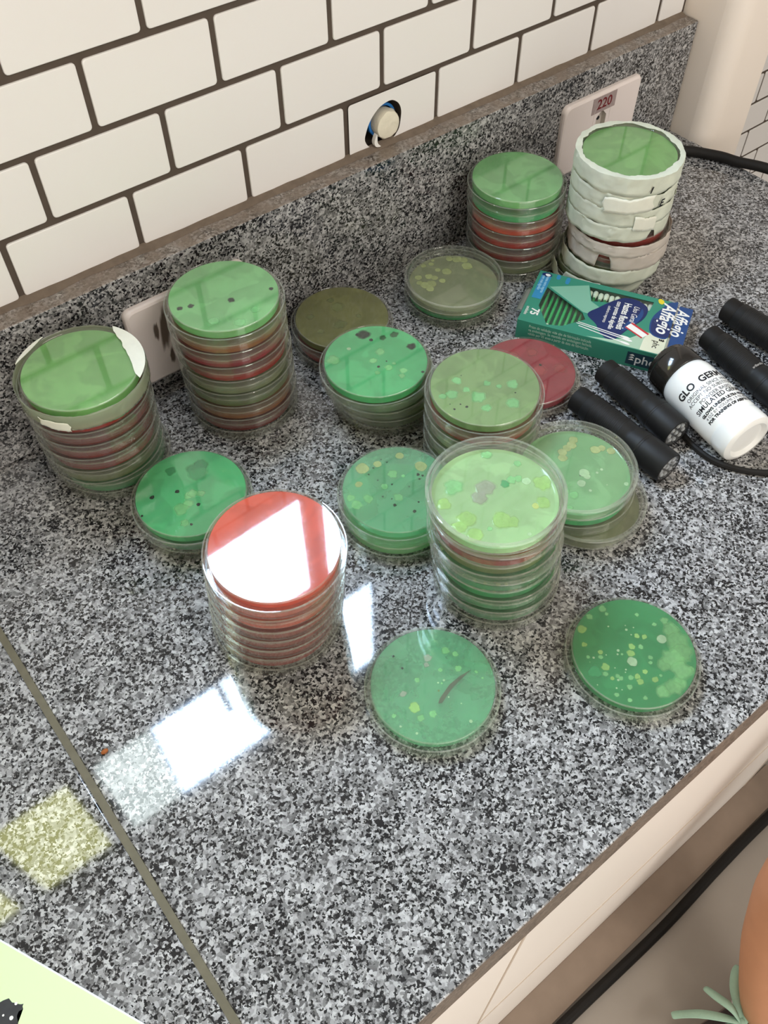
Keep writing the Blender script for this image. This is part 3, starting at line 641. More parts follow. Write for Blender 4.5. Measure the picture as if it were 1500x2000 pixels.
PAT = {
'D': [(11.2,30.8,6.1,'dk'),(7.2,33.8,2.2,'dk'),(12.2,21.8,1.7,'dk'),(21.2,17.8,3.3,'dg'),(31.2,14.8,3.9,'dg'),(33.2,-5.2,4.5,'dk'),(21.2,-34.2,1.3,'dk'),(-26.8,21.8,6.0,'lg'),(9.2,5.8,4.3,'lg'),(9.2,-12.2,2.1,'lg'),(10.2,-23.2,3.5,'lg'),(5.2,-27.2,3.0,'lg'),(-7.8,-12.2,2.5,'lg'),(-1.8,0.8,3.8,'lg'),(3.2,-13.2,3.8,'lg'),(-8.8,24.8,1.9,'wh'),(6.2,-6.2,0.8,'dg'),(-2.8,-7.2,1.3,'dg')],
'C': [(4.6,13.8,7.7,'ol'),(-22.4,17.8,4.3,'ol'),(-7.4,-7.2,6.6,'ol'),(-26.4,-4.2,3.3,'ol'),(12.6,-8.2,2.9,'ol'),(5.6,24.8,3.9,'ol'),(-8.4,-20.2,3.7,'ol')],
'G': [(28.6,40.7,3.9,'yl'),(33.6,32.7,4.8,'yl'),(37.6,24.7,4.3,'yl'),(39.6,34.7,3.5,'yl'),(27.6,11.7,5.8,'yl'),(6.6,17.7,5.3,'yl'),(1.6,24.7,3.0,'yl'),(-20.4,27.7,3.8,'yl'),(-11.4,22.7,4.2,'yl'),(-8.4,17.7,3.8,'yl'),(-5.4,9.7,3.6,'yl'),(-16.4,12.7,5.2,'yl'),(-22.4,14.7,5.2,'yl'),(-22.4,7.7,4.1,'yl'),(-5.4,40.7,3.0,'yl'),(2.6,35.7,3.0,'yl'),(7.6,40.7,1.9,'yl'),(-24.4,20.7,3.3,'yl')],
'E': [(3.3,1.1,3.5,'lg'),(-12.7,18.1,4.4,'lg'),(18.3,-11.9,5.3,'lg'),(4.3,-26.9,5.9,'lg'),(8.3,-6.9,2.5,'lg'),(-14.7,-17.9,4.3,'lg'),(-25.7,9.1,5.2,'lg'),(-11.7,-5.9,7.0,'lg'),(-13.7,6.1,3.2,'lg'),(-32.7,12.1,3.5,'lg'),(-25.7,-7.9,1.2,'dk'),(-34.7,-3.9,0.9,'dk'),(-27.7,-2.9,0.7,'dk'),(-6.7,20.1,0.5,'dk'),(13.3,-19.9,0.7,'dk'),(-33.7,2.1,0.5,'dk')],
'L': [(6.2,13.5,4.6,'lg'),(22.2,24.5,3.6,'yl'),(-8.8,32.5,5.7,'yl'),(3.2,28.5,3.5,'yl'),(-20.8,21.5,3.1,'yl'),(28.2,5.5,5.3,'yl'),(11.2,6.5,1.8,'lg'),(-4.8,-7.5,4.5,'lg'),(-23.8,5.5,4.8,'lg'),(-33.8,6.5,5.1,'lg'),(-33.8,14.5,3.8,'lg'),(-6.8,7.5,3.5,'lg'),(21.2,0.5,1.4,'dk'),(23.2,-2.5,1.1,'dk'),(19.2,-3.5,0.9,'dk'),(-11.8,-11.5,1.4,'dk'),(-3.8,-25.5,1.4,'dk'),(-0.8,5.5,0.9,'dk'),(-13.8,0.5,0.9,'dk'),(-1.8,27.5,0.9,'dk'),(8.2,30.5,0.7,'dk'),(10.2,25.5,0.7,'dk'),(4.2,-20.5,0.9,'dk'),(20.2,-11.5,0.9,'dk'),(-6.8,15.5,0.7,'dk'),(-8.8,24.5,0.7,'dk'),(8.2,-4.5,0.7,'dk'),(-9.8,-5.5,0.7,'dk')],
'M': [(0.0,10.0,8.3,'pk'),(-8.0,6.0,6.0,'pk'),(26.0,-3.0,3.4,'wh'),(23.0,2.0,3.1,'lg'),(16.0,-22.0,2.7,'ye'),(-27.0,-2.0,7.3,'yg'),(-34.0,-4.0,5.2,'yg'),(-9.0,-17.0,7.3,'yg'),(-5.0,-22.0,5.0,'yg'),(37.0,-12.0,7.0,'yg'),(-20.0,-17.0,2.2,'lg'),(-3.0,-36.0,1.5,'wh'),(19.0,4.0,4.0,'lg'),(-16.0,23.0,7.5,'lg'),(25.0,37.0,4.4,'lg'),(32.0,12.0,3.1,'lg'),(22.0,-23.0,5.4,'yg'),(-31.0,-15.0,5.8,'yg'),(-30.0,17.0,5.3,'yg'),(13.0,4.0,3.6,'dg2')],
'N': [(23.3,24.0,3.9,'yl'),(18.3,21.0,4.1,'yl'),(13.3,21.0,3.7,'yl'),(7.3,20.0,4.0,'yl'),(3.3,16.0,4.0,'yl'),(29.3,6.0,4.3,'yl'),(34.3,4.0,3.3,'yl'),(43.3,-3.0,3.7,'yl'),(5.3,-5.0,4.3,'wh'),(4.3,-9.0,2.9,'wh'),(-3.7,-11.0,3.6,'wh'),(18.3,-11.0,1.3,'wh'),(23.3,-34.0,2.0,'wh'),(-3.7,-20.0,1.3,'wh'),(13.3,-11.0,1.2,'wh'),(-16.7,-15.0,4.2,'lg'),(-18.7,-9.0,3.2,'lg'),(-27.7,-22.0,2.8,'lg'),(-2.7,-39.0,1.1,'lg'),(-11.7,-7.0,1.1,'lg'),(10.3,-24.0,0.6,'wh'),(1.3,-5.0,0.9,'dk')],
'B': [(-34.5,7.2,2.6,'dk'),(-26.5,4.2,2.6,'dk'),(1.5,-8.8,3.2,'dk'),(32.5,-16.8,2.1,'dk'),(-21.5,-20.8,5.2,'lg'),(-7.5,-34.8,5.1,'lg'),(9.5,-29.8,4.5,'lg')],
'J': [(14.3,15.0,9.2,'dg2'),(-2.7,-2.0,4.3,'lg'),(-13.7,-10.0,6.5,'lg'),(0.3,-2.0,4.5,'lg'),(-18.7,-23.0,3.7,'lg'),(5.3,-6.0,3.8,'lg'),(-1.7,28.0,4.6,'dg2'),(20.3,19.0,6.4,'dg2'),(-7.7,-9.0,4.5,'lg'),(-7.7,7.0,1.8,'dk'),(-25.7,14.0,1.8,'dk'),(-1.7,-14.0,1.6,'dk'),(-15.7,-27.0,1.2,'dk'),(-41.7,3.0,1.0,'dk')],
'P': [(35.4,3.2,3.3,'bl'),(32.9,-4.9,7.3,'bl'),(32.9,-13.8,8.9,'bl'),(27.8,-22.8,8.9,'bl'),(16.9,-20.5,9.6,'bl'),(14.5,-29.3,8.7,'bl'),(0.4,-34.6,7.1,'bl'),(-7.8,-32.2,5.5,'bl'),(6.7,-39.6,5.5,'bl'),(22.0,-36.3,2.8,'bl'),(8.3,-20.1,5.5,'bl'),(-16.4,37.2,3.6,'yg'),(-3.9,39.7,2.9,'lg'),(7.4,32.4,1.8,'lg'),(23.8,18.8,1.8,'lg'),(27.3,5.7,1.9,'lg'),(22.5,-5.5,3.7,'wh'),(-22.9,25.2,2.2,'yg'),(-18.6,14.2,2.0,'yg'),(-21.1,11.4,2.0,'lg'),(-27.9,16.8,1.6,'lg'),(-25.3,14.1,0.9,'wh'),(-32.3,6.5,5.4,'dg2'),(-24.0,4.1,3.1,'yg'),(-6.7,-4.5,3.8,'wh'),(-2.8,0.5,3.0,'yg'),(1.6,3.5,2.7,'yg'),(10.8,7.2,2.1,'yg'),(14.3,3.3,2.2,'yg'),(5.2,-10.2,1.9,'lg'),(2.3,-12.7,1.7,'lg'),(-26.9,-4.6,1.7,'yg'),(-22.8,-5.8,2.0,'lg'),(-22.3,-8.3,2.0,'lg'),(-16.8,-12.1,2.5,'lg'),(-12.4,-14.1,2.2,'yg'),(-14.1,-18.0,2.5,'yg'),(-5.9,-15.1,2.0,'yg'),(-5.1,-23.1,2.5,'yg'),(0.3,-23.7,1.4,'lg'),(-20.3,-28.3,1.9,'lg'),(-24.7,-8.0,0.9,'wh'),(8.7,15.0,1.0,'wh'),(-8.0,7.4,1.1,'wh'),(-10.5,5.6,0.8,'wh'),(-8.1,3.7,1.1,'lg'),(0.8,24.7,0.7,'wh'),(10.7,17.8,0.5,'wh'),(13.9,13.1,0.6,'wh'),(8.4,10.2,0.6,'wh'),(-17.0,10.2,0.5,'wh'),(-14.8,-5.9,0.7,'wh'),(-16.6,-7.1,0.5,'wh'),(-19.7,-0.4,0.5,'wh'),(-30.0,-11.4,0.7,'wh'),(-28.1,-14.5,0.5,'wh'),(-38.3,-1.7,0.5,'wh'),(-29.8,13.4,0.5,'lg'),(-22.6,-16.3,2.3,'lg'),(-33.6,-14.7,2.0,'lg'),(-29.7,-22.8,2.0,'lg'),(8.3,37.5,3.2,'lg'),(-28.0,0.4,2.3,'lg'),(6.3,-0.3,2.2,'lg')],
'O': [(-20.8,-5.5,4.3,'yg'),(-6.6,8.8,2.2,'lg'),(-7.9,32.8,1.0,'dg'),(-8.7,21.9,1.0,'dg'),(-35.2,-1.7,1.9,'lg'),(-36.3,-10.2,0.9,'wh'),(-31.0,-20.5,1.0,'wh'),(7.6,-2.6,0.9,'wh'),(5.0,-3.5,1.0,'lg'),(3.3,-1.6,0.7,'wh'),(-0.2,-6.3,0.9,'ol'),(9.8,17.1,3.3,'pk'),(5.8,13.6,2.1,'pk'),(26.5,7.5,2.6,'lg'),(23.2,13.8,3.3,'lg'),(21.0,-2.1,2.9,'lg'),(10.6,4.7,2.1,'lg'),(2.1,-36.1,1.3,'wh'),(-14.1,-16.6,3.2,'lg'),(-22.0,-14.1,2.9,'lg'),(2.0,-14.0,0.7,'wh'),(5.6,-22.7,0.6,'wh'),(28.9,-11.5,1.5,'lg'),(29.1,-17.7,1.0,'lg'),(-20.3,6.7,2.5,'pk')],
'F': [(-12,8,9,'rl'),(8,-6,8,'rl'),(20,14,6,'rl'),(24,-16,7,'rl'),(4,22,6,'rl'),(-4,-22,5,'rl'),(14,-2,1.3,'dk')],
}
rnd = random.Random(11)
PITCH = .0155
A_ = stack('A', 'the far left stack', (.0035, -.0690), (.0010, -.0840), ['deep', 'olive', 'dark', 'dark', 'dark', 'red', 'grass'], .01655,
           labels={6: 'green petri dish with torn white tape, top of the far left stack', 0: 'dark green petri dish sticking out under the far left stack'})
A_[0].location.x += .0035; A_[0].location.y -= .0005
B_ = stack('B', 'the smudged outlet stack', (.1275, -.0815), (.1220, -.0865), ['dark', 'orange', 'olive', 'grey', 'red', 'rose', 'orange', 'leaf'], .0154,
           labels={7: 'green petri dish with black spots, top of the stack by the smudged outlet'})
C_ = stack('C', 'the low pair by the backsplash', (.2415, -.0745), (.2404, -.0745), ['red', 'mud'], PITCH)
D_ = stack('D', 'the green stack with black mould', (.2260, -.1570), (.2090, -.1650), ['olive', 'olive', 'olive', 'green'], PITCH,
           labels={3: 'bright green petri dish with big black mould spots on top of its stack'})
E_ = stack('E', 'the olive stack touching the rose dish', (.2475, -.2525), (.2475, -.2520), ['olive', 'olive', 'grey', 'red', 'moss'], .0153)
G_ = stack('G', 'the pair by the back right stack', (.3612, -.0895), (.3566, -.0945), ['green', 'grey'], PITCH, kinds={1: 'up'},
           labels={1: 'clear petri dish with straw coloured colonies on the pair by the backsplash'})
H_ = stack('H', 'the back right stack', (.4535, -.0755), (.4455, -.0785), ['grey', 'dark', 'red', 'scarlet', 'green', 'leaf'], PITCH,
           labels={3: 'red petri dish under two green ones in the back right stack'})
J_ = stack('J', 'the green pair left of the red stack', (.0300, -.1615), (.0287, -.1640), ['deep', 'green'], PITCH)
K_ = stack('K', 'the all-red stack in front', (.0252, -.2820), (.0281, -.2902), ['red', 'red', 'red', 'red', 'scarlet', 'scarlet', 'scarlet'], .0142,
           labels={6: 'bright red petri dish reflecting the window, top of the all-red stack'})
L_ = stack('L', 'the speckled pair behind the red stack', (.1520, -.2640), (.1545, -.2600), ['pale', 'sea'], PITCH,
           labels={1: 'green petri dish with yellow and black specks, right behind the red stack'})
M_ = stack('M', 'the tall middle stack', (.1725, -.3540), (.1645, -.3495), ['deep', 'deep', 'deep', 'deep', 'olive', 'red', 'lime'], PITCH, kinds={6: 'up', 5: 'up', 3: 'up'},
           labels={6: 'pale green petri dish with yellowish mould topping the tall middle stack'})
N_ = stack('N', 'the trio beside the torches', (.2735, -.3485), (.2670, -.3370), ['grey', 'green', 'pale'], PITCH, kinds={2: 'up', 0: 'up'})
N_[1].location.x = .2690; N_[1].location.y = -.3375
O_ = [dish('single petri dish with slit translucent green gel, in front of the red stack', None, (.0745, -.3970, .0003), 'sea')]
P_ = [dish('single dark green petri dish dotted with pale colonies near the counter edge', None, (.1990, -.4650, .0003), 'deep')]
F_ = [dish('single rose red petri dish lying in front of the swab box', None, (.3356, -.2183, .0003), 'rose')]
for k, d in (('D', D_[-1]), ('C', C_[-1]), ('E', E_[-1]), ('L', L_[-1]), ('B', B_[-1]), ('J', J_[-1]), ('P', P_[0]), ('O', O_[0]), ('F', F_[0])): colonies(d, PAT[k], 'inv', rnd)
for k, d in (('G', G_[-1]), ('M', M_[-1]), ('N', N_[-1])): colonies(d, PAT[k], 'up', rnd)
# colonies seen through the side of the tall middle stack
for d in (M_[2], M_[3]):
    items = [(40 * math.cos(a), 40 * math.sin(a), rnd.uniform(.8, 2.2), 'yg') for a in [R(150 + 12 * k + rnd.uniform(-4, 4)) for k in range(14)]]
    colonies(d, items, 'inv' if d is M_[2] else 'up', rnd)
for d in (D_[0], D_[1]):
    colonies(d, [(40 * math.cos(a), 40 * math.sin(a), rnd.uniform(.8, 2.4), 'lg') for a in [R(190 + 13 * k) for k in range(10)]], 'inv', rnd)
# the slit in the single dish's gel
bm = bmesh.new()
pts = [(-6.6, -13.1), (-3, -10.9), (1.4, -9.6), (8.4, -7.4), (18, -7.0), (27.4, -8.1), (18, -9.3), (9.5, -10.3), (2.4, -12.3), (-4.2, -14.6)]
plate(bm, [(x / 1000, y / 1000) for x, y in pts], .0071, .01369)
o = obj('gel_slit', bm, agar('slit_shadow', (.20, .22, .17), .45), O_[0], False); o['label'] = 'long dark slit in the gel'
# the top dish of the red stack sits a little askew
K_[-1].rotation_euler = (R(2.3), R(-1.3), 0); K_[-1].location.z += .0020

for (cx, cz, rx, rz, seed) in SMUDGES:
    o = obj('smudge', blob_mesh(1.0, .0, .02, seed, .3), DIRTM, o2)
    o.matrix_local = Matrix.Translation((cx, -.00622, cz)) @ Matrix.Rotation(R(90), 4, 'X') @ Matrix.Rotation(R(-6), 4, 'Z') @ Matrix.Diagonal((rx, rz, .004, 1))
# masking tape: a wrinkled band round a dish, with optional gaps
def tape_band(root, r, z0, z1, seed, mat, gaps=(), fold=None, name='tape', wob=.0012):
    """gaps: (angle0, angle1, zlow fraction) lifts the lower edge of the band there"""
    bm = bmesh.new(); n = 150; rows = 6; grid = []
    for i in range(n):
        a = 2 * math.pi * i / n
        lo = z0 + .0008 * noise.noise((math.cos(a) * 3, math.sin(a) * 3, seed)) + .0003 * noise.noise((math.cos(a) * 14, math.sin(a) * 14, seed + 5))
        hi = z1 + .0008 * noise.noise((math.cos(a) * 3, math.sin(a) * 3, seed + 9)) + .0004 * noise.noise((math.cos(a) * 14, math.sin(a) * 14, seed + 7))
        for g0, g1, fr in gaps:
            am = (a - R(g0)) % (2 * math.pi)
            if am < R(g1 - g0):
                e = min(1, am / R(2), (R(g1 - g0) - am) / R(2))
                if fr > 0: lo = lo + (hi - lo) * fr * e
                else: hi = hi + (hi - lo) * fr * e
        col = []
        for j in range(rows):
            f = j / (rows - 1)
            rr = r + wob * noise.noise((math.cos(a) * 6, math.sin(a) * 6, f * 5 + seed)) + .0004 * noise.noise((math.cos(a) * 18, math.sin(a) * 18, f * 9 + seed))
            col.append(Vector((rr * math.cos(a), rr * math.sin(a), lo + (hi - lo) * f)))
        if fold:
            fi, fz = fold
            w = fi * max(.15, 1 + 1.1 * noise.noise((math.cos(a) * 2.2, math.sin(a) * 2.2, seed + 2)) + .55 * noise.noise((math.cos(a) * 9, math.sin(a) * 9, seed + 3)) + .3 * noise.noise((math.cos(a) * 25, math.sin(a) * 25, seed + 3)))
            col.append(Vector(((r - .0022) * math.cos(a), (r - .0022) * math.sin(a), fz + .0002)))
            col.append(Vector(((r - .003 - w * .5) * math.cos(a), (r - .003 - w * .5) * math.sin(a), fz)))
            col.append(Vector(((r - .003 - w) * math.cos(a), (r - .003 - w) * math.sin(a), fz)))
        grid.append([bm.verts.new(v) for v in col])
    for i in range(n):
        p, q = grid[i], grid[(i + 1) % n]
        for j in range(len(p) - 1): bm.faces.new((p[j], q[j], q[j + 1], p[j + 1]))
    o = obj(name, bm, mat, root)
    sm = o.modifiers.new('thickness', 'SOLIDIFY'); sm.thickness = .0002; sm.offset = 1
    return o
def tape_patch(root, r, a0, a1, z0, z1, seed, mat, name='tape_scrap'):
    """a torn scrap of tape lying on the band"""
    bm = bmesh.new(); n = 28; grid = []
    tilt = (z1 - z0) * .25 * (1 if seed % 2 else -1)
    for i in range(n + 1):
        f = i / n; a = R(a0 + (a1 - a0) * f)
        e = .0016 * noise.noise((f * 3, seed, 0)) + .0007 * noise.noise((f * 13, seed, 2)); e2 = .0016 * noise.noise((f * 3, seed, 5)) + .0007 * noise.noise((f * 13, seed, 7))
        col = []
        for j in range(6):
            g = j / 5
            sh = R(3.5) * noise.noise((g * 2.5, seed, 9)) * (1 - abs(2 * f - 1)) ** 0 * (1 if f in (0.0, 1.0) else abs(2 * f - 1))
            col.append(bm.verts.new(((r + .0003 * g) * math.cos(a + sh), (r + .0003 * g) * math.sin(a + sh), z0 + e + (z1 + e2 - z0 - e) * g + tilt * (f - .5))))
        grid.append(col)
    for p, q in zip(grid, grid[1:]):
        for j in range(5): bm.faces.new((p[j], q[j], q[j + 1], p[j + 1]))
    o = obj(name, bm, mat, root)
    sm = o.modifiers.new('thickness', 'SOLIDIFY'); sm.thickness = .0002; sm.offset = 1
    return o
def pen_mark(root, s, ang, z, size, r):
    bm = text_bm([(s, 0, 0, size, 'CENTER', .25, .9, .00025)], .0002)
    for v in bm.verts:
        a = R(ang) + v.co.x / r; rr = r + .0004 + v.co.z
        v.co = Vector((rr * math.cos(a), rr * math.sin(a), z + v.co.y))
    return obj('pen_mark', bm, INK, root, False)

IWHERE = 'the tall white-taped stack'
IW = ['lowest', 'second from the bottom', 'third from the bottom', 'fourth from the bottom', 'fourth from the top', 'third from the top', 'second from the top', 'top']
Ix = [(.5070, -.1455), (.5125, -.1520), (.5150, -.1535), (.5140, -.1530), (.5105, -.1490), (.5110, -.1490), (.5108, -.1486), (.5108, -.1486)]
Iag = ['olive', 'olive', 'red', 'red', 'olive', 'olive', 'olive', 'grass']
Ipitch = .0158
for i in range(8):
    white = i not in (2, 3)
    lab = {7: 'green petri dish ringed with white tape, top of the tall taped stack', 2: 'red petri dish with a torn hole in pinkish tape, third up the taped stack',
           3: 'red petri dish in pinkish tape, fourth up the taped stack'}.get(i, 'white-taped petri dish, %s in the tall taped stack' % IW[i])
    d = dish(lab, 'petri dishes of ' + IWHERE, (Ix[i][0], Ix[i][1], .0004 + i * Ipitch), Iag[i], 'inv', 0, zs=(Ipitch - .0003) / HT)
    if i == 2:
        ag_ = [c for c in d.children if c.name.startswith('agar')][0]; ag_.scale.z = 1.75; ag_.location.z = -.75 * .01362
    gaps = []
    zlo, zhi = -.0004, .0153
    if i == 2: gaps = [(197, 215, .90)]
    if i == 3: zhi = .0108; gaps = [(296, 312, -.45)]
    if i == 4: gaps = [(258, 268, .55)]
    if i == 1: gaps = [(285, 312, -.30)]
    if i == 0: gaps = [(160, 176, -.6)]
    if i == 0: zlo = .0002
    if i == 6: zhi = .0148; gaps = [(255, 290, -.10)]
    tape_band(d, .0474 + .0003 * (i == 7) + .0003 * (i % 2), zlo, zhi, i * 3.1 + 1, TAPE if white else TAPEP, gaps, fold=(.0026, .0155) if i == 7 else None)
    if i == 7: pen_mark(d, '1', 246, .0028, .0080, .0492)
    if i == 6:
        tape_patch(d, .0490, 200, 253, -.0015, .0132, 3, TAPEW); pen_mark(d, 'E', 263, .0022, .0092, .0492)
    if i == 5: tape_patch(d, .0490, 236, 262, -.0045, .0095, 8, TAPEW)
# torn tape on the far left stack's top dish
d = A_[-1]
tape_band(d, .0472, .0010, .0135, 41, plastic('old_clear_tape', .45, (.85, .88, .78), .03, (.58, .62, .48)), (), None, 'old_tape', .0003)
tape_patch(d, .0478, 205, 232, .0010, .0085, 12, TAPEW)
bm = bmesh.new()
pts = []
for k in range(20):
    a = R(-52 + 84 * k / 19); pts.append((.0470 * math.cos(a), .0470 * math.sin(a)))
for k in range(20):
    f = 1 - k / 19; a = R(-52 + 84 * f)
    w = .0115 * math.sin(math.pi * min(1, f * 1.0)) ** .5 * (1 + .3 * noise.noise((f * 6, 2, 1)))
    pts.append(((.0468 - w) * math.cos(a), (.0468 - w) * math.sin(a)))
plate(bm, pts, .01515, .0154)
tp = obj('torn_tape', bm, TAPEW, d, False); tp['label'] = 'torn crescent of white tape on the rim'
bm = bmesh.new(); pts = []
for k in range(14):
    a = R(98 + 40 * k / 13); pts.append((.0472 * math.cos(a), .0472 * math.sin(a)))
for k in range(14):
    f = 1 - k / 13; a = R(98 + 40 * f); w = .003 * math.sin(math.pi * f) + .0003
    pts.append(((.0470 - w) * math.cos(a), (.0470 - w) * math.sin(a)))
plate(bm, pts, .01515, .0154); obj('torn_tape', bm, TAPEW, d, False)

# ------------------------------------------------------------------ cotton swab carton
BX = thing('swab_carton', 'green carton of cotton swabs lying between the taped stack and torches', 'box', (.3695, -.1690, .0003), R(-60.52))
L, Wd, Ht = .1325, .0765, .0210
WINS = [[(.0131, .0545), (.0531, .0309), (.0576, .0226), (.0402, .0060), (.0265, .0030), (.0125, .0262)],
        [(.0502, .0700), (.1111, .0700), (.1094, .0553), (.1000, .0560), (.0844, .0655), (.0720, .0540), (.0568, .0500)]]
bm = bmesh.new()
def quad(bm, pts, mi=0):
    f = bm.faces.new([bm.verts.new(p) for p in pts]); f.material_index = mi; return f
# carton walls: bottom, four sides, top with two die-cut windows
quad(bm, [(0, 0, 0), (0, Wd, 0), (L, Wd, 0), (L, 0, 0)]); quad(bm, [(0, 0, 0), (L, 0, 0), (L, 0, Ht), (0, 0, Ht)])
quad(bm, [(0, Wd, 0), (0, Wd, Ht), (L, Wd, Ht), (L, Wd, 0)]); quad(bm, [(0, 0, 0), (0, 0, Ht), (0, Wd, Ht), (0, Wd, 0)]); quad(bm, [(L, 0, 0), (L, Wd, 0), (L, Wd, Ht), (L, 0, Ht)])
es = []
for lp in [[(0, 0), (L, 0), (L, Wd), (0, Wd)]] + WINS:
    vs = [bm.verts.new((x, y, Ht)) for x, y in lp]; es += [bm.edges.new((vs[k], vs[(k + 1) % len(vs)])) for k in range(len(vs))]
bmesh.ops.triangle_fill(bm, edges=es, use_beauty=True)
bmesh.ops.remove_doubles(bm, verts=bm.verts, dist=1e-6)
ct = obj('carton', bm, BXG, BX, False); sm = ct.modifiers.new('thickness', 'SOLIDIFY'); sm.thickness = .0005; sm.offset = -1
def printed(name, pts, mat, z=Ht, h=.00006, lvl=0, parent=None):
    bm = bmesh.new(); plate(bm, pts, z + .00002 + lvl * .00007, z + .00002 + lvl * .00007 + h); return obj(name, bm, mat, parent or ct, False)
printed('pale_triangle', [(.0150, .0560), (.0490, .0715), (.0560, .0500), (.0655, .0440), (.0585, .0318), (.0533, .0318)], BXG2, lvl=0)
printed('cream_corner', [(.0640, .0010), (.1322, .0010), (.1322, .0262), (.1130, .0262), (.1010, .0130), (.0860, .0050)], simple('faded_green_print', (.36, .52, .38), .5, .4, .06, 20), lvl=0)
printed('cream_corner', [(.1120, .0010), (.1322, .0010), (.1322, .0262), (.1150, .0255), (.1125, .0150)], BXP, lvl=1)
printed('name_blob', smooth_loop([(.0575, .0307), (.0655, .0440), (.0740, .0560), (.0844, .0655), (.0960, .0665), (.1060, .0610), (.1085, .0520), (.1060, .0400), (.0985, .0270), (.0930, .0150), (.0885, .0062), (.0820, .0042), (.0774, .0068), (.0720, .0130), (.0678, .0203)], 4), NAVY, lvl=2)
printed('name_blob', smooth_loop([(.0940, .0330), (.1010, .0450), (.1030, .0560), (.1055, .0480), (.1030, .0370), (.0970, .0250), (.0915, .0200)], 4), BLUEP, lvl=3)
printed('brand_oval', smooth_loop([(.1322, .0250), (.1230, .0225), (.1160, .0270), (.1135, .0390), (.1150, .0520), (.1200, .0640), (.1245, .0740), (.1290, .0762), (.1323, .0762), (.1323, .0500)], 4), BLUEP, lvl=2)
printed('brand_oval', smooth_loop([(.1318, .0260), (.1232, .0240), (.1170, .0280), (.1148, .0380), (.1158, .0470), (.1240, .0480), (.1318, .0400)], 4), NAVY, lvl=3)
printed('yellow_dot', smooth_loop([(.1142, .0740), (.1155, .0765), (.1178, .0760), (.1200, .0735), (.1190, .0695), (.1160, .0700)], 4), YELP, lvl=3)
printed('price_sticker', [(.0935, .0252), (.0984, .0340), (.1159, .0241), (.1106, .0158)], WPR, lvl=4)
printed('red_line', [(.0985, .0340), (.0975, .0322), (.1150, .0222), (.1159, .0241)], REDP, lvl=5)
printed('red_line', [(.0942, .0265), (.0935, .0252), (.1106, .0158), (.1113, .0171)], REDP, lvl=5)
printed('corner_strip', [(.0030, .0712), (.0125, .0712), (.0125, .0560), (.0118, .0350), (.0030, .0350)], CYAN, lvl=1)
printed('emblem', smooth_loop([(.0035, .0735), (.0080, .0755), (.0120, .0735), (.0125, .0705), (.0075, .0688), (.0035, .0705)], 3), NAVY, lvl=2)
printed('emblem', smooth_loop([(.0062, .0728), (.0100, .0736), (.0112, .0712), (.0080, .0702)], 3), WPR, lvl=3)
printed('blue_tab', smooth_loop([(.0175, .0755), (.0205, .0755), (.0210, .0715), (.0200, .0690), (.0175, .0700)], 3), CYAN, lvl=1)
printed('blue_tab', smooth_loop([(.0270, .0745), (.0302, .0745), (.0306, .0690), (.0298, .0655), (.0270, .0665)], 3), CYAN, lvl=1)
# swabs drawn on the print
for x0_, y0_, x1_, y1_ in ((.0513, .0150, .1010, .0090), (.0540, .0120, .1000, .0040), (.0525, .0170, .0985, .0118)):
    dx, dy = x1_ - x0_, y1_ - y0_; l_ = math.hypot(dx, dy); nx, ny = -dy / l_, dx / l_
    printed('printed_swab', [(x0_ + nx * .0004, y0_ + ny * .0004), (x0_ - nx * .0004, y0_ - ny * .0004), (x1_ - nx * .0006, y1_ - ny * .0006), (x1_ + nx * .0006, y1_ + ny * .0006)], WPR, lvl=4)
    printed('printed_swab', smooth_loop([(x1_ - dx / l_ * .006 + nx * .0008, y1_ - dy / l_ * .006 + ny * .0008), (x1_ + nx * .0014, y1_ + ny * .0014), (x1_ + dx / l_ * .003, y1_ + dy / l_ * .003), (x1_ - nx * .0014, y1_ - ny * .0014), (x1_ - dx / l_ * .006 - nx * .0008, y1_ - dy / l_ * .006 - ny * .0008)], 3), WPR, lvl=5)
def carton_text(name, lines, mat, lvl=5):
    """lines in a frame whose reading direction is local -Y and whose up is +X; (s, read, up, size, ...)"""
    bm = text_bm(lines, .00008)
    for v in bm.verts: v.co = Vector((v.co.y, -v.co.x, Ht + lvl * .00007 + v.co.z + .00003))
    return obj(name, bm, mat, ct, False)
carton_text('brand_lettering', [('Affagio', -.0720, .1205, .0175, 'LEFT', .28, .88, .00035)], WPR, 5)
carton_text('name_lettering', [('Hastes flexíveis', -.0590, .0862, .0098, 'LEFT', 0, .64, .0002), ('com pontas de algodão', -.0582, .0795, .0062, 'LEFT', 0, .70, .0001), ('conforto e segurança', -.0490, .0730, .0042, 'LEFT', 0, .68, 0), ('Uso Geral', -.0575, .0955, .0078, 'LEFT', .3, .72, 0)], WPR, 5)
carton_text('count_lettering', [('75', -.0205, .0082, .0105, 'LEFT', 0, .9, .0003), ('unidades', -.0212, .0030, .0046, 'LEFT', 0, .75, 0)], WPR, 3)
carton_text('strip_lettering', [('hastes extra seguras', -.0700, .0085, .0042, 'LEFT', 0, .75, 0), ('com mais algodão', -.0700, .0045, .0042, 'LEFT', 0, .75, 0)], simple('pale_cyan_print', (.40, .66, .78), .5, .4, .03, 30), 3)
carton_text('maker_lettering', [('phc', -.0175, .1215, .0085, 'LEFT', 0, .85, 0)], INK, 4)
for q in range(3): printed('maker_leaf', smooth_loop([(.1255 + q * .0016, .0190 - q * .0004), (.1262 + q * .0016, .0215), (.1272 + q * .0016, .0190)], 3), INK, lvl=4)
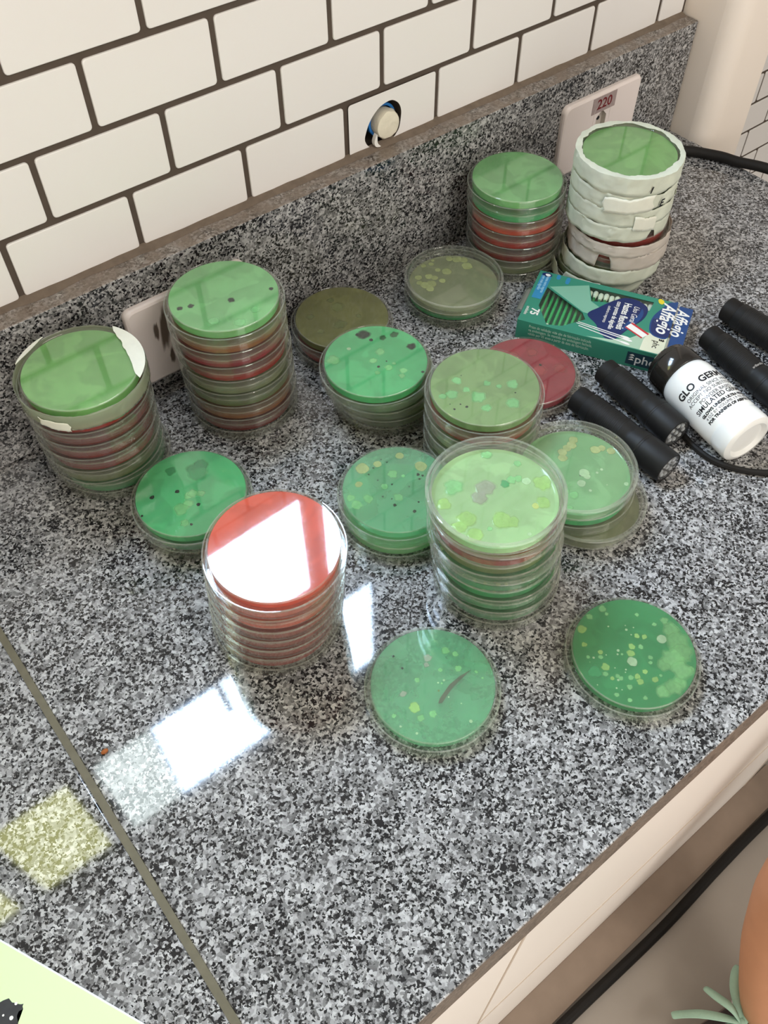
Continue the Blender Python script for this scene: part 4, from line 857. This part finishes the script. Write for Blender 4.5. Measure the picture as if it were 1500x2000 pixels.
# print on the front side (plane y = 0, facing -Y)
def side_text(name, lines, mat, lift=.00005):
    bm = text_bm(lines, .00008)
    for v in bm.verts: v.co = Vector((v.co.x, -lift - v.co.z, v.co.y))
    return obj(name, bm, mat, ct, False)
side_text('notice_lettering', [('Prazo de validade: vide aba de fabricação indicada', .0115, .0150, .0044, 'LEFT', 0, .66, 0), ('na embalagem. Se mantido em embalagem fechada,', .0115, .0108, .0044, 'LEFT', 0, .66, 0), ('válido por 05 anos a partir da data de fabricação.', .0115, .0066, .0044, 'LEFT', 0, .66, 0)], simple('pale_side_print', (.45, .62, .50), .5, .4, .03, 30))
bm = bmesh.new(); box(bm, .1030, .1315, -.00012, -.00003, .0030, .0170); obj('maker_block', bm, simple('dark_teal_print', (.008, .035, .055), .45, .4, .05, 30), ct, False)
side_text('maker_lettering', [('phc', .1105, .0062, .0125, 'LEFT', 0, 1.0, .0001)], WPR, .00013)
bm = bmesh.new()
for q in range(3):
    pl_ = smooth_loop([(.1050, .0078 + q * .0026), (.1078, .0098 + q * .0026), (.1098, .0080 + q * .0026), (.1072, .0084 + q * .0026)], 3)
    plate(bm, pl_, .00013, .0002)
for v in bm.verts: v.co = Vector((v.co.x, -v.co.z, v.co.y))
obj('maker_leaf', bm, WPR, ct, False)
# clear film under the windows and the swabs inside
bm = bmesh.new(); box(bm, .0100, .0620, .0015, .0600, Ht - .00075, Ht - .00062); obj('window_film', bm, FILM, BX, False)
bm = bmesh.new(); box(bm, .0470, .1150, .0490, .0720, Ht - .00075, Ht - .00062); obj('window_film', bm, FILM, BX, False)
def swab(x, y0_, y1_, z, who):
    s = obj('swab', (lambda b_: (tube(b_, [(0, y0_ + .003, 0), (0, y1_ - .003, 0)], .0011, 8), b_)[1])(bmesh.new()), GSTICK, None)
    return s
GRP = 'cotton swabs inside the carton'
first = None
spots = [(.0155 + .0052 * k, Ht - .0062 - .0010 * (k % 2)) for k in range(19)]
cm = Matrix.Translation(BX.location) @ Matrix.Rotation(R(-60.52), 4, 'Z')
for k, (x, z) in enumerate(spots):
    if first is None:
        root = thing('cotton_swab', '', 'cotton swab', (0, 0, 0), R(-60.52), GRP)
        bm = bmesh.new(); tube(bm, [(0, .0042, 0), (0, .0680, 0)], .0014, 8); obj('stick', bm, GSTICK, root)
        for yy, sg in ((.0040, 1), (.0690, -1)):
            bm = bmesh.new(); lathe(bm, [(0, -.0035), (.0014, -.0033), (.0024, -.002), (.0024, .001), (.0019, .004), (.0014, .0065)], 14, False, 0, Matrix.Translation((0, yy, 0)) @ Matrix.Rotation(R(-90 * sg), 4, 'X')); obj('cotton_tip', bm, COTTON, root)
        first = root; r_ = root
    else:
        r_ = first.copy(); COL.objects.link(r_)
        for ch in first.children:
            c_ = ch.copy(); COL.objects.link(c_); c_.parent = r_
    r_.location = cm @ Vector((x, 0, z))
    r_['label'] = 'green-stemmed cotton swab with white tips, lying inside the carton'
# inner tray pulled out at the right end, and the torn flap at the left end
bm = bmesh.new(); box(bm, .1345, .1470, .0130, .0760, .0180, .0186); tr_ = obj('end_flap', bm, BLUEP, BX, False)
bm = text_bm([('Affagio', -.0720, .1330, .0175, 'LEFT', .28, .80, .0003)], .00008)
for v in bm.verts: v.co = Vector((v.co.y, -v.co.x, .0187 + v.co.z))
obj('brand_lettering', bm, WPR, tr_, False)
bm = bmesh.new(); plate(bm, [(.1325, .0120), (.1425, .0150), (.1468, .0165), (.1470, .0300), (.1325, .0300)], .0168, .0176); obj('end_flap', bm, WPR, BX, False)
bm = bmesh.new()
g = [[bm.verts.new((-.0002 - .0085 * math.sin(f * 1.4), y + .004 * f, .0195 - .012 * f * f + .001 * noise.noise((y * 90, f, 0)))) for y in [.016 + .034 * q / 8 for q in range(9)]] for f in [k / 6 for k in range(7)]]
for a_, b_ in zip(g, g[1:]):
    for k in range(8): bm.faces.new((a_[k], a_[k + 1], b_[k + 1], b_[k]))
fo = obj('torn_flap', bm, plastic('cloudy_film', .45, (.85, .88, .82), .06, (.60, .60, .52)), BX); sm = fo.modifiers.new('thickness', 'SOLIDIFY'); sm.thickness = .0003

# ------------------------------------------------------------------ torches
def torch(label, tail, head, strap=None):
    p, q = Vector(tail), Vector(head); Ln = (q - p).length; s = Ln / .104
    t = thing('torch', label, 'torch', (p.x, p.y, .0002), 0, 'black torches on the counter')
    m = axis_mtx((0, 0, p.z - .0002), (q.x - p.x, q.y - p.y, q.z - .0002)) @ Matrix.Scale(1, 4)
    bm = bmesh.new()
    lathe(bm, [(0, 0), (.0060, 0), (.0066, .0006), (.0100, .0010), (.0114, .0018), (.0114, .0145 * s), (.0112, .0150 * s), (0, .0150 * s)], 36, False, 0, m)
    obj('tail_cap', bm, BLK, t)
    bm = bmesh.new()
    pr = [(0, .0150 * s), (.0122, .0150 * s), (.0125, .0156 * s)]
    for k in range(20):
        z = (.022 + .0017 * k) * s; pr += [(.0125, z), (.0128, z + .0005), (.0125, z + .0010)]
    pr += [(.0125, .0600 * s), (.0121, .0606 * s), (.0121, .0640 * s), (0, .0640 * s)]
    lathe(bm, pr, 36, False, 0, m); obj('barrel', bm, BLKM, t)
    bm = bmesh.new()
    lathe(bm, [(0, .0640 * s), (.0124, .0640 * s), (.0132, .0690 * s), (.0138, .0740 * s), (.0138, .0755 * s), (.0134, .0760 * s), (.0134, .0775 * s), (.0138, .0780 * s), (.0138, .1025 * s), (.0134, .1040 * s), (.0121, .1040 * s), (.0119, .1020 * s), (0, .1020 * s)], 40, False, 0, m)
    hd = obj('head', bm, BLKM, t)
    bm = bmesh.new(); lathe(bm, [(0, .1021 * s), (.0117, .1021 * s), (.0117, .1025 * s), (0, .1024 * s)], 36, False, 0, m); obj('reflector', bm, SILVER, hd)
    for k in range(9):
        rr, a = (0, 0) if k == 0 else (.0078, 2 * math.pi * k / 8)
        bm = bmesh.new(); lathe(bm, [(0, 0), (.0021, 0), (.0021, .0006), (.0014, .0011), (0, .0013)], 12, False, 0, m @ Matrix.Translation((rr * math.cos(a), rr * math.sin(a), .1025 * s))); obj('led', bm, LEDM, hd)
    bm = bmesh.new(); lathe(bm, [(0, .10385 * s), (.0118, .10385 * s), (.0118, .1039 * s), (0, .1039 * s)], 36, False, 0, m); obj('lens', bm, LENS, hd)
    if strap:
        bm = bmesh.new(); tube(bm, [Vector(v) - Vector((p.x, p.y, .0002)) for v in spline(strap, 8)], .0026, 8); obj('wrist_strap', bm, BLK, t)
    return t
zt = .0140
torch('black torch with lens showing, front one beside the green trio', (.3452, -.2675, zt), (.3456, -.3705, zt))
torch('black torch with lens showing, between the front torch and white bottle', (.3890, -.2590, zt), (.3800, -.3500, zt),
      [(.3885, -.2570, .012), (.400, -.2555, .005), (.4035, -.275, .0028), (.3985, -.31, .0028), (.3955, -.340, .0028), (.3900, -.362, .0028), (.3905, -.385, .0028), (.4020, -.407, .0028), (.4180, -.4215, .0028), (.4330, -.4230, .0028), (.4420, -.4100, .0028)])
torch('black torch with a grey printed mark, right of the white bottle', (.4960, -.2870, zt), (.4800, -.3880, zt))
torch('black torch cut by the right picture edge, farthest from the bottle', (.5395, -.2730, zt), (.5400, -.3770, zt))
def torch_mark():
    t = [o for o in bpy.data.objects if o.name == 'torch.002'][0]
    m = axis_mtx((0, 0, zt - .0002), (-.016, -.101, zt - .0002))
    bm = text_bm([('ultrafire', 0, 0, .0034, 'CENTER', .2, 1, .0001)], .0001)
    up = (m.to_3x3().transposed() @ Vector((-.1, -.25, 1))).normalized(); a0 = math.atan2(up.y, up.x)
    for v in bm.verts:
        a = a0 + v.co.x / .0126; v.co = m @ Vector(((.01268 + v.co.z) * math.cos(a), (.01268 + v.co.z) * math.sin(a), .061 - v.co.y))
    obj('printed_mark', bm, simple('grey_mark', (.30, .29, .27), .6, .3, .1, 200), t, False)

# ------------------------------------------------------------------ white bottle with black cap
BB, BT = Vector((.4105, -.3950, .0236)), Vector((.4290, -.2915, .0236))
bt = thing('powder_bottle', 'white plastic bottle with black cap and black lettering, lying on its side', 'bottle', (BB.x, BB.y, .0002), 0)
m = axis_mtx((0, 0, BB.z - .0002), (BT.x - BB.x, BT.y - BB.y, BB.z - .0002))
bm = bmesh.new()
lathe(bm, [(0, .0030), (.0150, .0028), (.0168, .0012), (.0180, 0), (.0205, .0002), (.0228, .0018), (.0234, .0045), (.0234, .0150), (.0231, .0162), (.0229, .0168), (.0229, .0185), (.0232, .0192), (.0234, .0200), (.0234, .0690), (.0230, .0745), (.0215, .0790), (.0190, .0815), (0, .0815)], 64, False, 0, m)
obj('body', bm, WBOT, bt)
bm = bmesh.new()
lathe(bm, [(.0, .0800), (.0222, .0800), (.0226, .0806), (.0226, .0950), (.0222, .0975), (.0205, .0990), (.0200, .1000), (.0196, .1035), (.0180, .1050), (0, .1050)], 56, False, 0, m)
obj('cap', bm, BLKP, bt)
view = (m.to_3x3().transposed() @ (Vector((-.118, -.590, .56)) - Vector((.42, -.345, .03)))).normalized()
av = math.atan2(view.y, view.x)
LN = [('GLO  GERM', -37, .0555, .0088, .00025), ('ORIGINAL SINCE 1970', -28, .0497, .0046, 0), ('ACCEPT NO SUBSTITUTES', -34, .0453, .0046, 0), ('POWDER BASED', -12, .0405, .0046, 0), ('SIMULATED GERMS', -33, .0355, .0060, .0001),
      ('GLOWS UNDER ULTRA VIOLET LIGHT', -30, .0305, .0036, .0002), ('4 OZ BY VOLUME 1.9 OZ BY WEIGHT', -27, .0268, .0036, 0), ('FOR TRAINING OF ASEPTIC TECHNIQUES', -29, .0231, .0036, .0002)]
bm = bmesh.new()
for s_, a0, up, size, bold in LN:
    b2 = text_bm([(s_, 0, 0, size, 'LEFT', 0, 1.0 if size > .008 else .95, bold)], .0001)
    for v in b2.verts:
        a = av + R(a0) * 1.0 + v.co.x / .0234
        v.co = m @ Vector(((.02345 + v.co.z) * math.cos(a), (.02345 + v.co.z) * math.sin(a), up + v.co.y))
    me = bpy.data.meshes.new('tmp'); b2.to_mesh(me); b2.free(); bm.from_mesh(me); bpy.data.meshes.remove(me)
obj('lettering', bm, INK, bt, False)

# ------------------------------------------------------------------ small things on the counter
bm = bmesh.new()
tube(bm, spline([(.630, -.070, .0058), (.660, -.058, .0058), (.700, -.055, .0058), (.730, -.064, .0058), (.7525, -.0955, .0058), (.7600, -.118, .0062), (.7740, -.150, .0070), (.8000, -.190, -.004), (.85, -.24, -.06), (.88, -.27, -.30), (.88, -.28, -.60), (.90, -.30, -.889)], 8), .0056, 14)
tag(obj('power_cable', bm, BLK), 'thick black cable running off the right end of the counter', 'cable')
pp = thing('green_paper', 'light green paper sheet with black drawing at the lower left corner', 'paper', (-.2230, -.3590, .0004), math.atan2(-.091, .045))
bm = bmesh.new(); box(bm, -.06, .237, -.21, 0.0, 0, .0003); obj('sheet', bm, PAPERE, pp, False)
bm = bmesh.new(); box(bm, -.058, .235, -.208, -.0009, .00031, .00036); obj('print', bm, PAPER, pp, False)
inv = (Matrix.Translation(pp.location) @ Matrix.Rotation(math.atan2(-.091, .045), 4, 'Z')).inverted()
blot = [(-.2275, -.3985), (-.2262, -.3992), (-.2272, -.4000), (-.2275, -.4015), (-.2300, -.4010), (-.2318, -.4025), (-.2325, -.4060), (-.2400, -.4180), (-.2600, -.4100), (-.2580, -.3900), (-.2420, -.3895), (-.2345, -.3905), (-.2315, -.3915), (-.2310, -.3945), (-.2296, -.3960), (-.2285, -.3975)]
bl = [(inv @ Vector((x, y, 0))) for x, y in blot]
bm = bmesh.new(); plate(bm, [(v.x, v.y) for v in bl], .00037, .00042); ink = obj('black_drawing', bm, simple('charcoal_ink', (.035, .035, .038), .6, .3, .3, 200), pp, False)
for (x, y, r_) in ((-.2345, -.4015, .0011), (-.2295, -.3965, .0008), (-.2375, -.3975, .0006)):
    v = inv @ Vector((x, y, 0)); bm = bmesh.new(); lathe(bm, [(0, .00043), (r_, .00043), (r_, .00047), (0, .00047)], 12, False, 0, Matrix.Translation((v.x, v.y, 0))); obj('white_dot', bm, WPR, ink, False)
bm = bmesh.new(); bmesh.ops.create_icosphere(bm, subdivisions=2, radius=.0022)
for v in bm.verts: v.co = Vector((v.co.x * 1.2, v.co.y * .8, max(-.0010, v.co.z * .5))) + Vector((.0006, .0004, 0)) * noise.noise(v.co * 900)
o = obj('crumb', bm, CRUMB); o.location = (-.1215, -.2950, .0011); tag(o, 'tiny orange crumb on the granite near the counter seam', 'crumb')

# ------------------------------------------------------------------ person standing at the counter (legs only are near the picture)
def skinned(name, verts, edges, radii, mat, parent=None, root=0, sub=2):
    me = bpy.data.meshes.new(name); me.from_pydata(verts, edges, [])
    o = link(name, me, mat, parent)
    sk_ = o.modifiers.new('skin', 'SKIN')
    for i, r_ in enumerate(radii):
        d_ = me.skin_vertices[0].data[i]; d_.radius = (r_, r_) if not isinstance(r_, tuple) else r_
        d_.use_root = (i == root)
    s_ = o.modifiers.new('sub', 'SUBSURF'); s_.levels = sub; s_.render_levels = sub
    bpy.context.view_layer.update()
    dg = bpy.context.evaluated_depsgraph_get()
    m2 = bpy.data.meshes.new_from_object(o.evaluated_get(dg)); m2.name = name
    for f in m2.polygons: f.use_smooth = True
    o.modifiers.clear(); o.data = m2
    if not m2.materials: m2.materials.append(mat)
    return o
fd = Vector((-.995, .10, 0)).normalized()
AN = Vector((.4015, -.7660, -.820))
P0 = [(.60, -.93, .02), (.53, -.88, -.02), (.455, -.765, -.22), (.404, -.664, -.43), (.415, -.668, -.50), (.4205, -.679, -.56), (.413, -.704, -.66), (.404, -.731, -.74), tuple(AN), tuple(AN + fd * -.02 + Vector((0, 0, -.045))), tuple(AN + fd * .08 + Vector((0, 0, -.052))), tuple(AN + fd * .14 + Vector((0, 0, -.058))),
      (.68, -.97, -.02), (.70, -.93, -.25), (.70, -.90, -.455), (.70, -.93, -.62), (.70, -.95, -.80), (.70, -.955, -.85), (.63, -.89, -.872), (.59, -.86, -.876)]
E0 = [(0, 1), (1, 2), (2, 3), (3, 4), (4, 5), (5, 6), (6, 7), (7, 8), (8, 9), (9, 10), (10, 11), (0, 12), (12, 13), (13, 14), (14, 15), (15, 16), (16, 17), (17, 18), (18, 19)]
RR = [.085, .080, .060, .047, .048, .048, .045, .039, .036, .032, .028, .020, .080, .066, .052, .050, .034, .032, .026, .020]
person = skinned('person', P0, E0, RR, SKIN)
tag(person, 'person standing at the counter, bare leg, white sock and green-laced dark shoe', 'person')
def shoe(an, fdir, with_bow):
    side = Vector((-fdir.y, fdir.x, 0))
    base = Vector((an.x, an.y, -.8998))
    def fr(u, w, z): return base + fdir * u + side * w + Vector((0, 0, z))
    out = [(-.068, .026), (-.055, .034), (-.02, .035), (.03, .037), (.085, .043), (.13, .044), (.165, .036), (.185, .018)]
    out = out + [(.190, 0)] + [(u, -w) for u, w in reversed(out)] + [(-.074, 0)]
    lp = smooth_loop(out, 3)
    bm = bmesh.new(); lo = []
    for ins, z in ((.004, 0), (0, .004), (0, .020), (.003, .023)):
        lo.append([bm.verts.new(fr(u * (1 - ins / .12), w * (1 - ins / .045), z)) for u, w in lp])
    for a, b in zip(lo, lo[1:]):
        for k in range(len(a)): bm.faces.new((a[k], a[(k + 1) % len(a)], b[(k + 1) % len(a)], b[k]))
    bm.faces.new(lo[0]); bm.faces.new(lo[-1])
    root = obj('shoe', bm, SOLE, person); 
    bm = bmesh.new(); lo = []
    for f in [k / 9 for k in range(10)]:
        ring = []
        for u, w in lp:
            # the upper closes towards the ankle opening and rises from the toe to the tongue
            tu = (u + .07) / .26
            uo = -.012 + .042 * math.cos(math.atan2(w / .035, (u - .03) / .11)); wo = .033 * math.sin(math.atan2(w / .035, (u - .03) / .11))
            hz = .092 - .018 * max(0, tu)
            g_ = f ** .8
            ring.append(bm.verts.new(fr(u * .985 + (uo - u * .985) * g_ ** 1.5, w * .97 + (wo - w * .97) * g_ ** 1.5, .022 + (hz - .022) * math.sin(g_ * math.pi / 2))))
        lo.append(ring)
    for a, b in zip(lo, lo[1:]):
        for k in range(len(a)): bm.faces.new((a[k], a[(k + 1) % len(a)], b[(k + 1) % len(a)], b[k]))
    up_ = obj('upper', bm, SHOE, root); sm = up_.modifiers.new('thickness', 'SOLIDIFY'); sm.thickness = .003
    def ribbon(pts, w=.0055):
        bm = bmesh.new(); P_ = spline(pts, 8); a, b = [], []
        for i, p in enumerate(P_):
            d = (P_[min(i + 1, len(P_) - 1)] - P_[max(i - 1, 0)]).normalized(); s = d.cross(Vector((.3, .4, 1))).normalized()
            tw = math.sin(min(1, i / (len(P_) - 1) * 1.0) * math.pi) ** .4
            a.append(bm.verts.new(p + s * w * (.4 + .6 * tw))); b.append(bm.verts.new(p - s * w * (.4 + .6 * tw)))
        for i in range(len(a) - 1): bm.faces.new((a[i], a[i + 1], b[i + 1], b[i]))
        o = obj('lace', bm, LACE, root); sm = o.modifiers.new('thickness', 'SOLIDIFY'); sm.thickness = .0016; return o
    if with_bow:
        k_ = fr(.040, -.016, .096)
        def off(u, w, z): return k_ + fdir * u + side * w + Vector((0, 0, z))
        ribbon([k_, off(.004, -.020, .018), off(.010, -.042, .014), off(.012, -.058, .004)], .0062)
        ribbon([k_, off(.022, -.018, .018), off(.044, -.038, .014), off(.062, -.052, -.006), off(.070, -.056, -.010)], .0062)
        ribbon([k_, off(.024, -.006, .010), off(.048, -.012, .006), off(.066, -.008, -.012)], .0062)
        ribbon([k_, off(.022, .012, .012), off(.044, .022, .002), off(.060, .026, -.016)], .0062)
        ribbon([k_, off(-.010, -.018, .006), off(-.022, -.034, .004), off(-.036, -.046, .004), off(-.050, -.050, -.006)], .0075)
        ribbon([k_, off(-.012, -.006, .004), off(-.026, -.022, .000), off(-.040, -.030, -.004)], .008)
        ribbon([k_, off(.004, .018, .006), off(-.006, .034, .002), off(-.020, .042, -.004)], .006)
        for q in range(4):
            u = .062 + .022 * q; ribbon([fr(u, -.026, .070 - .009 * q), fr(u + .006, 0, .086 - .012 * q), fr(u + .012, .026, .070 - .010 * q)], .005)
        bm = bmesh.new(); bmesh.ops.create_icosphere(bm, subdivisions=2, radius=.008)
        for v in bm.verts: v.co = Vector((v.co.x, v.co.y, v.co.z * .7)) + k_
        obj('lace_knot', bm, LACE, root)
    return root
shoe(AN, fd, True)
shoe(Vector((.70, -.95, -.80)), Vector((-.78, .62, 0)), False)
def sock(an, up):
    bm = bmesh.new()
    mtx = axis_mtx(an + Vector((0, 0, -.035)), an + (up - an).normalized() * .1)
    lathe(bm, [(.036, -.01), (.037, .01), (.0375, .03), (.0380, .048), (.0370, .052), (.0355, .052), (.035, .045)], 32, False, 0, mtx)
    obj('sock', bm, SOCK, person)
sock(AN, Vector(P0[7])); sock(Vector((.70, -.95, -.80)), Vector((.70, -.93, -.62)))
sh = skinned('shorts', [(.60, -.93, .10), (.60, -.93, .02), (.528, -.875, -.02), (.505, -.82, -.20), (.68, -.97, -.02), (.70, -.935, -.20)], [(0, 1), (1, 2), (2, 3), (1, 4), (4, 5)], [(.13, .10), .105, .095, .086, .095, .086], SHORTS, person)
torch_mark()
